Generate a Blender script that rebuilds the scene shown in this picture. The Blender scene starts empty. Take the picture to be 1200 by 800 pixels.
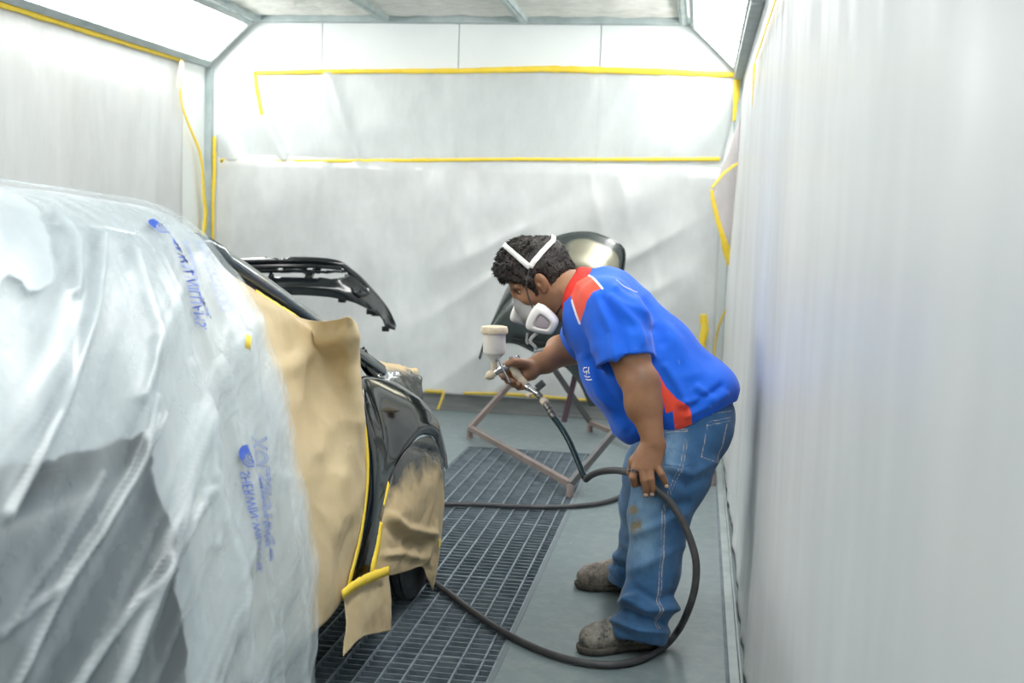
import bpy, bmesh, math, random
import numpy as np
from mathutils import Vector, Matrix, noise as mnoise
from mathutils.bvhtree import BVHTree

random.seed(7); rng = np.random.default_rng(7)
SC = bpy.context.scene
COL = SC.collection
PI = math.pi

# ------------------------------------------------------------------ camera
F_PX = 1400.0; CAM_H = 1.45
_d = np.array([(822-600)/F_PX, -(262-400)/F_PX, -1.0]); _d /= np.linalg.norm(_d)
_u = np.array([.033, 1., 0.]); _u[2] = -(_u[0]*_d[0]+_u[1]*_d[1])/_d[2]; _u /= np.linalg.norm(_u)
_r = np.cross(_d, _u)
CM = np.stack([_r, _d, _u])                     # world = CM @ camera
CC = np.array([0, 0, CAM_H])
cam_data = bpy.data.cameras.new('camera'); cam = bpy.data.objects.new('camera', cam_data); COL.objects.link(cam)
m4 = Matrix.Identity(4)
for i in range(3):
    for j in range(3): m4[i][j] = CM[i, j]
m4[2][3] = CAM_H
cam.matrix_world = m4
cam_data.sensor_width = 36; cam_data.lens = 42.0
cam_data.clip_start = .05; cam_data.clip_end = 60
cam_data.dof.use_dof = True; cam_data.dof.focus_distance = 4.15; cam_data.dof.aperture_fstop = 3.2
SC.camera = cam

def P(x, y, X=None, Y=None, Z=None):
    """survey point: the spot in the booth seen at photo position x, y on a plane of known X, Y or Z"""
    v = CM @ np.array([(x-600)/F_PX, -(y-400)/F_PX, -1.0])
    t = X/v[0] if X is not None else (Y/v[1] if Y is not None else (Z-CAM_H)/v[2])
    return CC+v*t
def proj(V):
    c = (np.asarray(V)-CC) @ CM
    return np.stack([600+F_PX*c[:, 0]/-c[:, 2], 400-F_PX*c[:, 1]/-c[:, 2]], 1)

# ------------------------------------------------------------------ materials
def lin(c):
    return tuple(((v/255)/12.92 if v/255 <= .04045 else ((v/255+.055)/1.055)**2.4) for v in c)
class NT:
    def __init__(s, name):
        s.m = bpy.data.materials.new(name); s.m.use_nodes = True
        s.t = s.m.node_tree; s.t.nodes.clear()
        s.out = s.n('ShaderNodeOutputMaterial')
        s.co = s.n('ShaderNodeTexCoord')
    def n(s, t, **k):
        nd = s.t.nodes.new(t)
        for a, v in k.items(): setattr(nd, a, v)
        return nd
    def l(s, a, b): s.t.links.new(a, b)
    def setv(s, nd, **k):
        for a, v in k.items():
            nd.inputs[a.replace('_', ' ')].default_value = v
    def noise(s, scale, detail=4, rough=.55, stretch=None, distort=0):
        src = s.co.outputs['Object']
        if stretch:
            mp = s.n('ShaderNodeMapping'); mp.inputs['Scale'].default_value = stretch[:3]
            if len(stretch) > 3: mp.inputs['Rotation'].default_value = stretch[3]
            s.l(src, mp.inputs['Vector']); src = mp.outputs['Vector']
        t = s.n('ShaderNodeTexNoise'); s.l(src, t.inputs['Vector'])
        t.inputs['Scale'].default_value = scale; t.inputs['Detail'].default_value = detail
        t.inputs['Roughness'].default_value = rough; t.inputs['Distortion'].default_value = distort
        return t.outputs['Fac']
    def ramp(s, fac, a, b, lo=0., hi=1.):
        r = s.n('ShaderNodeMapRange'); r.inputs['From Min'].default_value = a; r.inputs['From Max'].default_value = b
        r.inputs['To Min'].default_value = lo; r.inputs['To Max'].default_value = hi
        s.l(fac, r.inputs['Value']); return r.outputs['Result']
    def mix(s, fac, a, b):
        r = s.n('ShaderNodeMix', data_type='RGBA')
        for sock, v in ((r.inputs[0], fac), (r.inputs[6], a), (r.inputs[7], b)):
            if isinstance(v, (int, float)): sock.default_value = v
            elif isinstance(v, tuple): sock.default_value = (*v[:3], 1)
            else: s.l(v, sock)
        return r.outputs[2]
    def math(s, op, a, b=0.):
        r = s.n('ShaderNodeMath', operation=op)
        for sock, v in ((r.inputs[0], a), (r.inputs[1], b)):
            if isinstance(v, (int, float)): sock.default_value = v
            else: s.l(v, sock)
        return r.outputs[0]
    def attr(s, name):
        a = s.n('ShaderNodeAttribute'); a.attribute_name = name; return a.outputs['Fac']
    def bump(s, h, strength=.3, dist=.01):
        b = s.n('ShaderNodeBump'); b.inputs['Strength'].default_value = strength; b.inputs['Distance'].default_value = dist
        s.l(h, b.inputs['Height']); return b.outputs['Normal']
    def pbr(s, col, rough=.5, metal=0., normal=None, spec=.5, coat=0., sheen=0., sub=0.):
        p = s.n('ShaderNodeBsdfPrincipled')
        for k, v in (('Base Color', col), ('Roughness', rough), ('Metallic', metal)):
            if isinstance(v, (int, float)): p.inputs[k].default_value = v
            elif isinstance(v, tuple): p.inputs[k].default_value = (*v[:3], 1)
            else: s.l(v, p.inputs[k])
        p.inputs['Specular IOR Level'].default_value = spec
        p.inputs['Coat Weight'].default_value = coat; p.inputs['Coat Roughness'].default_value = .03
        p.inputs['Sheen Weight'].default_value = sheen
        if sub: p.inputs['Subsurface Weight'].default_value = sub; p.inputs['Subsurface Scale'].default_value = .01
        if normal is not None: s.l(normal, p.inputs['Normal'])
        s.l(p.outputs[0], s.out.inputs[0]); return p

def plain(name, c, c2=None, rough=.5, metal=0., scale=8, bump=0., bscale=60, lo=.35, hi=.65, stretch=None, **k):
    t = NT(name)
    col = lin(c)
    if c2: col = t.mix(t.ramp(t.noise(scale, 5, .6, stretch), lo, hi), lin(c), lin(c2))
    nm = t.bump(t.noise(bscale, 3, .6, stretch), bump, .004) if bump else None
    t.pbr(col, rough, metal, nm, **k)
    return t.m

def plastic(name, c=(240, 245, 247), a0=.5, a1=.8, scale=3., stretch=(1, 1, 1), gloss=.12, rough=.25, dirt=None, bump=.0, bscale=30, bstretch=None, cut=False):
    """thin polythene: see-through, scattering and a little glossy; the haze of the film varies"""
    t = NT(name)
    col = lin(c)
    if dirt:
        col = t.mix(t.ramp(t.noise(dirt[1], 4, .6, dirt[2] if len(dirt) > 2 else None), .4, .7), col, lin(dirt[0]))
    nm = t.bump(t.noise(bscale, 4, .6, bstretch), bump, .01) if bump else None
    tr = t.n('ShaderNodeBsdfTransparent')
    df = t.n('ShaderNodeBsdfDiffuse'); tl = t.n('ShaderNodeBsdfTranslucent'); gl = t.n('ShaderNodeBsdfGlossy')
    gl.inputs['Roughness'].default_value = rough
    for b in (df, tl):
        if isinstance(col, tuple): b.inputs['Color'].default_value = (*col, 1)
        else: t.l(col, b.inputs['Color'])
    if nm is not None:
        for b in (df, gl): t.l(nm, b.inputs['Normal'])
    m1 = t.n('ShaderNodeMixShader'); m1.inputs[0].default_value = .22; t.l(df.outputs[0], m1.inputs[1]); t.l(tl.outputs[0], m1.inputs[2])
    lw = t.n('ShaderNodeLayerWeight'); lw.inputs['Blend'].default_value = .25
    g = t.ramp(lw.outputs['Facing'], 0, 1, gloss, min(1, gloss+.35))
    m2 = t.n('ShaderNodeMixShader'); t.l(g, m2.inputs[0]); t.l(m1.outputs[0], m2.inputs[1]); t.l(gl.outputs[0], m2.inputs[2])
    m3 = t.n('ShaderNodeMixShader'); al = t.ramp(t.noise(scale, 5, .6, stretch), .3, .7, a0, a1)
    if cut: al = t.math('MULTIPLY', al, t.ramp(t.attr('cut'), -2., 2.))
    t.l(al, m3.inputs[0])
    t.l(tr.outputs[0], m3.inputs[1]); t.l(m2.outputs[0], m3.inputs[2]); t.l(m3.outputs[0], t.out.inputs[0])
    return t.m

def emit(name, c, s):
    t = NT(name); e = t.n('ShaderNodeEmission'); e.inputs['Color'].default_value = (*c, 1); e.inputs['Strength'].default_value = s
    t.l(e.outputs[0], t.out.inputs[0]); return t.m

# ------------------------------------------------------------------ objects
def setp(o, label=None, cat=None, group=None, kind=None):
    if label: o['label'] = label
    if cat: o['category'] = cat
    if group: o['group'] = group
    if kind: o['kind'] = kind
    return o
def empty(name, loc, label, cat, group=None):
    o = bpy.data.objects.new(name, None); COL.objects.link(o); o.location = Vector(loc); o.empty_display_size = .1
    return setp(o, label, cat, group)
def link(name, me, parent=None, world=True):
    """links a mesh whose vertices are in booth coordinates; a child keeps its place under its thing"""
    o = bpy.data.objects.new(name, me); COL.objects.link(o)
    if parent is not None:
        o.parent = parent
        w = Vector((0, 0, 0)); p = parent
        while p is not None: w += Vector(p.location); p = p.parent
        o.location = -w
    return o
def mesh(name, V, F, mat=None, parent=None, smooth=True, thick=0., sub=0, bevel=0., offset=0.):
    me = bpy.data.meshes.new(name); me.from_pydata([tuple(map(float, v)) for v in V], [], [tuple(map(int, f)) for f in F])
    me.update()
    if smooth: me.polygons.foreach_set('use_smooth', [True]*len(me.polygons))
    if mat:
        for m in (mat if isinstance(mat, (list, tuple)) else [mat]): me.materials.append(m)
    o = link(name, me, parent)
    if thick:
        md = o.modifiers.new('s', 'SOLIDIFY'); md.thickness = thick; md.offset = offset
    if bevel:
        md = o.modifiers.new('b', 'BEVEL'); md.width = bevel; md.segments = 2; md.limit_method = 'ANGLE'
    if sub:
        md = o.modifiers.new('u', 'SUBSURF'); md.levels = sub; md.render_levels = sub
    return o
class MB:
    """collects simple solids; build() links them as ONE mesh"""
    def __init__(s): s.V = []; s.F = []
    def add(s, V, F):
        k = len(s.V); s.V += [tuple(map(float, v)) for v in V]; s.F += [tuple(int(i)+k for i in f) for f in F]; return s
    def box(s, lo, hi):
        x0, y0, z0 = lo; x1, y1, z1 = hi
        return s.add([(x0,y0,z0),(x1,y0,z0),(x1,y1,z0),(x0,y1,z0),(x0,y0,z1),(x1,y0,z1),(x1,y1,z1),(x0,y1,z1)],
                     [(0,3,2,1),(4,5,6,7),(0,1,5,4),(1,2,6,5),(2,3,7,6),(3,0,4,7)])
    def prism(s, poly, a, b):
        """poly: list of 3-D points, swept by vector b-a"""
        n = len(poly); d = np.array(b)-np.array(a)
        V = [np.array(p) for p in poly]+[np.array(p)+d for p in poly]
        F = [tuple(range(n))[::-1], tuple(range(n, 2*n))]+[(i, (i+1) % n, n+(i+1) % n, n+i) for i in range(n)]
        return s.add(V, F)
    def bar(s, a, b, w, h=None, up=(0, 0, 1)):
        a = np.array(a, float); b = np.array(b, float); t = b-a; t /= np.linalg.norm(t); h = h or w
        u = np.array(up, float)
        if abs(t@u) > .97: u = np.array([1., 0, 0])
        sd = np.cross(t, u); sd /= np.linalg.norm(sd); up2 = np.cross(sd, t)
        q = [sd*w/2*i+up2*h/2*j for i, j in ((-1, -1), (1, -1), (1, 1), (-1, 1))]
        return s.prism([a+c for c in q], a, b)
    def tube(s, pts, r, n=10, cap=True):
        pts = [np.array(p, float) for p in pts]; m = len(pts)
        rr = r if hasattr(r, '__len__') else [r]*m
        T = [pts[min(i+1, m-1)]-pts[max(i-1, 0)] for i in range(m)]
        T = [t/(np.linalg.norm(t)+1e-9) for t in T]
        u = np.array([0, 0, 1.]) if abs(T[0][2]) < .9 else np.array([1., 0, 0])
        V = []; F = []
        for i in range(m):
            u = u-T[i]*(u@T[i]); u /= np.linalg.norm(u); w = np.cross(T[i], u)
            for k in range(n):
                a = 2*PI*k/n; V.append(pts[i]+rr[i]*(math.cos(a)*u+math.sin(a)*w))
        for i in range(m-1):
            for k in range(n):
                F.append((i*n+k, i*n+(k+1) % n, (i+1)*n+(k+1) % n, (i+1)*n+k))
        if cap: F.append(tuple(range(n))[::-1]); F.append(tuple(range((m-1)*n, m*n)))
        return s.add(V, F)
    def lathe(s, prof, org, axis, n=24):
        """prof: (radius, distance along axis)"""
        ax = np.array(axis, float); ax /= np.linalg.norm(ax)
        u = np.cross(ax, [0, 0, 1.]) if abs(ax[2]) < .9 else np.cross(ax, [1., 0, 0]); u /= np.linalg.norm(u); w = np.cross(ax, u)
        V = []; F = []; o = np.array(org, float)
        for r, h in prof:
            for k in range(n):
                a = 2*PI*k/n; V.append(o+ax*h+r*(math.cos(a)*u+math.sin(a)*w))
        for i in range(len(prof)-1):
            for k in range(n): F.append((i*n+k, i*n+(k+1) % n, (i+1)*n+(k+1) % n, (i+1)*n+k))
        F.append(tuple(range(n))[::-1]); F.append(tuple(range((len(prof)-1)*n, len(prof)*n)))
        return s.add(V, F)
    def build(s, name, mat, parent=None, smooth=False, **k):
        o = mesh(name, s.V, s.F, mat, parent, smooth, **k)
        if smooth:
            try:
                md = o.modifiers.new('e', 'EDGE_SPLIT'); md.split_angle = math.radians(40)
            except Exception: pass
        return o

def cr(pts, n):
    """Catmull-Rom through pts, n samples evenly by length"""
    p = np.array(pts, float)
    if len(p) == 2:
        t = np.linspace(0, 1, n)[:, None]; return p[0]*(1-t)+p[1]*t
    q = np.vstack([2*p[0]-p[1], p, 2*p[-1]-p[-2]]); out = []
    for i in range(1, len(q)-2):
        t = np.linspace(0, 1, 24, endpoint=False)[:, None]
        a, b, c, d = q[i-1], q[i], q[i+1], q[i+2]
        out.append(.5*((2*b)+(-a+c)*t+(2*a-5*b+4*c-d)*t*t+(-a+3*b-3*c+d)*t**3))
    o = np.vstack(out+[p[-1:]])
    L = np.r_[0, np.cumsum(np.linalg.norm(np.diff(o, axis=0), axis=1))]
    s = np.linspace(0, L[-1], n)
    return np.stack([np.interp(s, L, o[:, k]) for k in range(o.shape[1])], 1)
def lin_s(pts, n):
    p = np.array(pts, float); L = np.r_[0, np.cumsum(np.linalg.norm(np.diff(p, axis=0), axis=1))]
    s = np.linspace(0, L[-1], n)
    return np.stack([np.interp(s, L, p[:, k]) for k in range(p.shape[1])], 1)
def gridfaces(nu, nv):
    return [(i*nv+j, (i+1)*nv+j, (i+1)*nv+j+1, i*nv+j+1) for i in range(nu-1) for j in range(nv-1)]
def coons(top, right, bottom, left, nu, nv):
    """top, bottom run left->right; left, right run top->bottom; returns (nu, nv, 3)"""
    T, B = cr(top, nu), cr(bottom, nu); L, R = cr(left, nv), cr(right, nv)
    u = np.linspace(0, 1, nu)[:, None, None]; v = np.linspace(0, 1, nv)[None, :, None]
    S = (1-v)*T[:, None]+v*B[:, None]+(1-u)*L[None]+u*R[None]
    S -= (1-u)*(1-v)*T[0]+u*(1-v)*T[-1]+(1-u)*v*B[0]+u*v*B[-1]
    return S
def normals(S):
    du = np.gradient(S, axis=0); dv = np.gradient(S, axis=1); n = np.cross(du, dv)
    return n/(np.linalg.norm(n, axis=2, keepdims=True)+1e-12)
def fbm(V, s, oct=3, seed=0.):
    V = np.asarray(V).reshape(-1, 3)
    return np.array([mnoise.fractal(Vector((v[0]*s+seed, v[1]*s+seed*1.7, v[2]*s-seed)), .8, 2., oct) for v in V])
def ridge(V, s, seed=0.):
    V = np.asarray(V).reshape(-1, 3)
    return np.array([1-2*(math.sqrt(mnoise.noise(Vector((v[0]*s+seed, v[1]*s+seed*1.3, v[2]*s-seed)))**2+.004)-.045) for v in V])
def sheet(name, S, mat, parent=None, thick=.0008, **k):
    nu, nv = S.shape[:2]
    return mesh(name, S.reshape(-1, 3), gridfaces(nu, nv), mat, parent, True, thick=thick, **k)
def ribbon(name, pts, w, nrm, mat, parent=None, n=None, wob=.0, thick=.0006, smooth=True):
    n = n or max(4, len(pts)*6)
    p = (cr if smooth else lin_s)(pts, n); T = np.gradient(p, axis=0); T /= np.linalg.norm(T, axis=1, keepdims=True)
    N = np.array(nrm, float)
    N = np.repeat(N[None], n, 0) if N.ndim == 1 else cr(N, n)
    sd = np.cross(T, N); sd /= np.linalg.norm(sd, axis=1, keepdims=True)
    ww = (w if hasattr(w, '__len__') else [w]*2); ww = np.interp(np.linspace(0, 1, n), np.linspace(0, 1, len(ww)), ww)[:, None]
    if wob: ww = ww*(1+wob*rng.standard_normal((n, 1)))
    S = np.stack([p-sd*ww/2, p, p+sd*ww/2], 1)
    return sheet(name, S, mat, parent, thick)
def bvh_of(*objs):
    V = []; F = []
    for o in objs:
        w = Vector((0, 0, 0)); q = o
        while q is not None: w += Vector(q.location); q = q.parent
        k = len(V); V += [v.co+w for v in o.data.vertices]; F += [tuple(i+k for i in p.vertices) for p in o.data.polygons]
    return BVHTree.FromPolygons(V, F)
def snap(bvh, x, y, off=.002):
    """point on a built surface along the line of sight through photo position x, y"""
    v = Vector(CM @ np.array([(x-600)/F_PX, -(y-400)/F_PX, -1.0])).normalized()
    h = bvh.ray_cast(Vector(CC), v)
    if h[0] is None: return None, None
    nn = h[1] if h[1].dot(v) < 0 else -h[1]
    return np.array(h[0]+nn*off), np.array(nn)
LIGHT = 15.8; EXPO = 0.0
# ------------------------------------------------------------------ the booth
XL, XR, YB, YF, ZC = -3.72, .24, 8.67, -1.3, 2.86
m_wall = plain('white_panel', (230, 234, 233), (222, 227, 226), rough=.45, scale=1.2)
m_gap = plain('panel_gap', (120, 128, 128), rough=.7)
m_floor = NT('painted_floor')
_n1 = m_floor.ramp(m_floor.noise(1.1, 5, .6), .35, .7); _n2 = m_floor.ramp(m_floor.noise(14, 5, .7), .45, .75)
_c = m_floor.mix(_n1, lin((114, 127, 130)), lin((102, 116, 120)))
_c = m_floor.mix(m_floor.math('MULTIPLY', _n2, .45), _c, lin((146, 154, 151)))
_c = m_floor.mix(m_floor.math('MULTIPLY', m_floor.ramp(m_floor.noise(2.3, 6, .7, (1, .35, 1)), .56, .72), .55), _c, lin((94, 107, 110)))
_sc = m_floor.ramp(m_floor.noise(5, 6, .75, (4, .6, 1, (0, 0, .6))), .66, .72)
_c = m_floor.mix(m_floor.math('MULTIPLY', _sc, .5), _c, lin((168, 175, 172)))
m_floor.pbr(_c, .42, 0, m_floor.bump(m_floor.noise(40, 4), .08, .004)); m_floor = m_floor.m
m_metal = plain('galvanised_metal', (158, 168, 168), (140, 150, 150), rough=.5, metal=.25, scale=9)
m_frame = plain('grey_painted_frame', (176, 188, 188), (150, 165, 165), rough=.5, scale=6)
m_grate = plain('grating_steel', (134, 147, 155), (104, 117, 126), rough=.55, metal=.2, scale=14)
m_pit = plain('pit_filter', (118, 128, 136), (98, 108, 116), rough=.9)
m_base = plain('grey_base_metal', (128, 131, 130), (112, 116, 116), rough=.6, scale=4, stretch=(1, 1, 8))
m_tape = plain('yellow_masking_tape', (243, 213, 70), (236, 202, 56), rough=.6, scale=12)
m_tape_d = plain('dusty_yellow_tape', (214, 186, 74), (190, 168, 84), rough=.7, scale=10)

PX0, PX1, PY0, PY1 = -1.39, -.587, -.6, 7.33             # pit in the floor under the grating
mb = MB()
for lo, hi in (((XL, YF), (PX0, YB)), ((PX1, YF), (XR, YB)), ((PX0, YF), (PX1, PY0)), ((PX0, PY1), (PX1, YB))):
    mb.box((lo[0], lo[1], -.06), (hi[0], hi[1], 0))
setp(mb.build('floor', m_floor), kind='structure')
mb = MB(); mb.box((PX0-.02, PY0, -.16), (PX1+.02, PY1, -.14)); mb.box((PX0-.03, PY0, -.16), (PX0, PY1, -.061)); mb.box((PX1, PY0, -.16), (PX1+.03, PY1, -.061))
mb.box((PX0-.03, PY0-.03, -.16), (PX1+.03, PY0, -.061)); mb.box((PX0-.03, PY1, -.16), (PX1+.03, PY1+.03, -.061))
setp(mb.build('trim_1', m_pit), kind='structure')

def panel_wall(name, along, fixed, a0, a1, seams, out):
    mb = MB(); s = [a0]+seams+[a1]
    for i in range(len(s)-1):
        lo, hi = s[i]+(.003 if i else 0), s[i+1]-(.003 if i < len(s)-2 else 0)
        if along == 'x': mb.box((lo, min(fixed, fixed+out*.03), 0), (hi, max(fixed, fixed+out*.03), ZC))
        else: mb.box((min(fixed, fixed+out*.03), lo, 0), (max(fixed, fixed+out*.03), hi, ZC))
    b0, b1 = fixed+out*.03, fixed+out*.06
    if along == 'x': mb.box((a0, min(b0, b1), 0), (a1, max(b0, b1), ZC))
    else: mb.box((min(b0, b1), a0, 0), (max(b0, b1), a1, ZC))
    return setp(mb.build(name, m_wall), kind='structure')
panel_wall('wall_back', 'x', YB, XL, XR, [-2.83, -1.80, -.77], 1)
ys = [YF+1.0+1.03*i for i in range(9)]
panel_wall('wall_left', 'y', XL, YF, YB, ys, -1)
panel_wall('wall_right', 'y', XR, YF, YB, ys, 1)
panel_wall('wall_front', 'x', YF, XL, XR, [-2.4, -1.1], -1)

mb = MB(); mb.box((-3.66, YB-.012, 0), (XR-.05, YB-.001, .125)); mb.box((-3.66, YB-.03, 0), (XR-.05, YB-.012, .02))
setp(mb.build('baseboard_back', m_base, bevel=.002), kind='structure')
# corner post left of the back wall, with its bolts
mb = MB(); mb.box((XL+.001, YB-.05, 0), (XL+.05, YB-.001, 2.49))
for k in range(9): mb.box((XL+.022, YB-.054, .3+k*.24), (XL+.03, YB-.05, .318+k*.24))
setp(mb.build('trim_2', m_frame, bevel=.003), kind='structure')
mb = MB(); mb.box((XR-.05, YB-.05, 0), (XR-.001, YB-.001, 2.49)); setp(mb.build('trim_3', m_frame, bevel=.003), kind='structure')
# steel strip along the right wall's foot
mb = MB(); mb.box((.158, .0, .0005), (.19, YB-.06, .012)); mb.box((.19, .0, .0005), (.197, YB-.06, .03))
setp(mb.build('trim_4', m_metal, bevel=.002), kind='structure')
mb = MB(); mb.box((.147, .0, .0004), (.158, YB-.06, .0016)); setp(mb.build('trim_5', m_pit), kind='structure')

# ceiling: quilted filter pads on wires in a steel grid
t = NT('filter_pad'); _f = t.ramp(t.noise(9, 5, .65, (1, 3, 1)), .35, .7)
t.pbr(t.mix(_f, lin((250, 250, 246)), lin((222, 223, 216))), .9, 0, t.bump(t.noise(16, 4, .6, (1, 4, 1)), .7, .03)); m_pad = t.m
nu, nv = 70, 150
xs = np.linspace(XL+.3, XR-.3, nu); yy = np.linspace(YF, YB, nv)
S = np.zeros((nu, nv, 3)); S[..., 0] = xs[:, None]; S[..., 1] = yy[None]
S[..., 2] = ZC+.03-.02*np.abs(np.sin(yy[None]*PI/.26))**.6-.012*np.abs(np.sin((xs[:, None]+.1)*PI/.33))**.5+.01*fbm(S, 4).reshape(nu, nv)
o = sheet('ceiling', S[:, ::-1], m_pad, thick=.02, offset=-1); setp(o, kind='structure')
mb = MB(); mb.box((XL, YF, ZC+.06), (XR, YB, ZC+.1)); setp(mb.build('ceiling_slab', m_wall), kind='structure')
for k, x in enumerate((-3.3, -2.33, -1.32, -.19)):
    mb = MB(); mb.box((x-.03, YF, ZC-.03), (x+.03, YB-.05, ZC+.05)); mb.box((x-.012, YF, ZC-.038), (x+.012, YB-.05, ZC-.03))
    setp(mb.build('trim_%d' % (6+k), m_frame, bevel=.003), kind='structure')
for k, y in enumerate((YB-.05, 5.8, 3.0)):
    mb = MB(); mb.box((XL+.3, y-.035, ZC-.032), (XR-.3, y+.045, ZC+.05)); setp(mb.build('trim_%d' % (10+k), m_frame, bevel=.003), kind='structure')

# light boxes set at 45 degrees between wall and ceiling
m_diff = emit('light_diffuser', (1., 1., .98), LIGHT)
m_house = plain('light_housing', (168, 178, 178), (148, 160, 160), rough=.5, metal=.1, scale=7)
def light_box(xw, s, y0, y1, label):
    e = empty('ceiling_light', (xw+s*.2, (y0+y1)/2, 2.5), label, 'light', 'angled light boxes along the ceiling edges')
    p0 = np.array([xw+s*.065, 2.535]); p1 = np.array([xw+s*.345, 2.80]); d = (p1-p0)/np.linalg.norm(p1-p0); nrm = np.array([s*d[1]*s, -s*d[0]*s])
    nrm = np.array([d[1], -d[0]]) if s > 0 else np.array([-d[1], d[0]])     # into the booth
    q = lambda a, b: p0+d*a+nrm*b
    L = np.linalg.norm(p1-p0)
    def pr(poly, ya, yb): mb.prism([np.array([c[0], ya, c[1]]) for c in poly], (0, ya, 0), (0, yb, 0))
    mb = MB()
    pr([q(-.055, -.005), q(0, -.005), q(0, .014), q(-.055, .014)], y0, y1)
    pr([q(L, -.005), q(L+.04, -.005), q(L+.04, .014), q(L, .014)], y0, y1)
    pr([q(-.02, -.06), q(L+.02, -.06), q(L+.02, -.045), q(-.02, -.045)], y0, y1)
    for a in (y0, y1-.035): pr([q(0, -.045), q(L, -.045), q(L, .012), q(0, .012)], a, a+.035)
    mb.build('frame', m_house, e, bevel=.003)
    mb = MB(); zl, dl = (2.455, .065) if s < 0 else (2.506, .04); mb.box((min(xw+s*.004, xw+s*dl), y0, zl), (max(xw+s*.004, xw+s*dl), y1, zl+.04)); mb.box((min(xw+s*.004, xw+s*.03), y0, zl+.04), (max(xw+s*.004, xw+s*.03), y1, zl+.075))
    mb.build('ledge', m_house, e, bevel=.004)
    mb = MB(); pr([q(0, -.03), q(L, -.03), q(L, -.022), q(0, -.022)], y0+.036, y1-.036)
    mb.build('diffuser', m_diff, e)
for i, (a, b) in enumerate(((5.72, 8.6), (2.82, 5.66), (-.1, 2.76))):
    w = ['far bright light box angled above the left wall, its end at the back wall', 'middle light box above the left wall, over the covered car',
         'light box above the left wall nearest the camera'][i]
    light_box(XL, 1, a, b, w)
    w = ['far bright light box angled above the right wall, its end at the back wall', 'middle light box above the plastic lined right wall',
         'light box above the right wall nearest the camera'][i]
    light_box(XR, -1, a, b, w)

# floor grating: four lift-out panels
def grate(y0, y1, label):
    mb = MB(); x0, x1 = PX0+.006, PX1-.006
    x = x1-.045
    for a, b in ((x0, x0+.006), (x1-.006, x1)): mb.box((a, y0, -.035), (b, y1, -.001))
    while x > x0+.02:
        mb.box((x-.0035, y0, -.035), (x+.0035, y1, -.001)); x -= .0735
    n = round((y1-y0)/.046)
    for i in range(n+1):
        y = y0+(y1-y0)*i/n; w = .0025 if 0 < i < n else .005
        yy0, yy1 = max(y0, y-w), min(y1, y+w)
        mb.box((x0, yy0, -.03), (x1, yy1, -.004))
    o = mb.build('floor_grating', m_grate)
    setp(o, label, 'grating', 'steel grating panels in the floor')
    return o
gy = [7.325, 6.43, 5.54, 4.65, 3.76, 2.87, 1.98]
for a, b, w in zip(gy[1:], gy[:-1], ('floor grating panel at the far end, under the tube stand', 'floor grating panel crossed by the dark hose in front of the tube stand',
        'floor grating panel beside the crinkled paper of the wheel arch', 'floor grating panel beneath the front tyre and the looping hose',
        'floor grating panel below the hanging kraft paper flap', 'floor grating panel nearest the camera, mostly under the car')):
    grate(a+.002, b-.002, w)
# angle edging of the pit
mb = MB(); mb.box((PX1-.005, PY0, -.058), (PX1, PY1, .002)); mb.box((PX1, PY0, .0002), (PX1+.012, PY1, .002)); mb.box((PX0, PY0, -.058), (PX0+.005, PY1, .002)); mb.box((PX0, PY1-.004, -.058), (PX1, PY1, .002))
setp(mb.build('trim_13', plain('pit_edging', (104, 114, 120), rough=.6)), kind='structure')

# ------------------------------------------------------------------ plastic film on the walls
m_film_b = plastic('wall_film_back', (246, 249, 249), .45, .72, 1.6, (1, 1, .5), .1, .3, dirt=((222, 224, 224), 1.1), bump=.5, bscale=5, bstretch=(1, 1, .7))
m_film_u = plastic('wall_film_upper', (228, 233, 233), .35, .65, 2.2, (1, 1, .4), .1, .3, bump=.5, bscale=6, bstretch=(1.6, 1, .35))
m_film_l = plastic('wall_film_left', (244, 247, 247), .5, .8, 1.4, (1, 1, .3), .08, .32, dirt=((236, 236, 235), .9), bump=.4, bscale=5, bstretch=(1, 1, .3))
m_film_r = plastic('wall_film_right', (250, 252, 252), .75, .97, 2., (1, .8, .25), .1, .3, dirt=((236, 240, 242), 1.0, (1, .9, .22, (.3, 0, 0))), bump=.3, bscale=7, bstretch=(1, 1.2, .18, (.12, 0, 0)))

def film_wall(name, mat, S, base, axis, sign, amp, s1, s2, seed):
    """a taped film hangs a little off the wall and wrinkles"""
    nu, nv = S.shape[:2]; V = S.reshape(-1, 3).copy()
    W = V.copy()
    d = amp*(.5+.5*fbm(W*np.array(s1), 1.0, 3, seed))+amp*.55*np.maximum(0, ridge(W*np.array(s2), 1.0, seed+5))**4
    V[:, axis] = base+sign*(.006+np.maximum(0, d))
    return V.reshape(nu, nv, 3)
# back wall, lower film with the diagonal sag wrinkles
def wallgrid(x0, x1, z0, z1, nu, nv, y):
    S = np.zeros((nu, nv, 3)); S[..., 0] = np.linspace(x0, x1, nu)[:, None]; S[..., 2] = np.linspace(z1, z0, nv)[None]; S[..., 1] = y; return S
S = wallgrid(-3.64, .13, .13, 1.855, 150, 90, YB); 
V = S.reshape(-1, 3)
fx = np.clip((V[:, 0]+2.6)/2.4, 0, 1)*np.clip((.1-V[:, 0])/.5, 0, 1)*np.clip((1.8-V[:, 2])/.5, 0, 1)
q = np.stack([V[:, 0]*.7-V[:, 2]*1.0, V[:, 1], V[:, 0]*.5+V[:, 2]*.6], 1)
dd = .02+.03*fbm(V*[1, 1, .6], 1.1, 3, 2)+.035*fx*ridge(q*[3.2, 1, .8], 1., 3)**2+.012*np.maximum(0, ridge(V*[5, 1, 1.1], 1., 9))**3
dd *= np.clip((1.86-V[:, 2])/.08, .1, 1)
V[:, 1] = YB-.016-np.clip(dd, 0, .09); o = sheet('plastic_sheet', V.reshape(S.shape), m_film_b)
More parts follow.
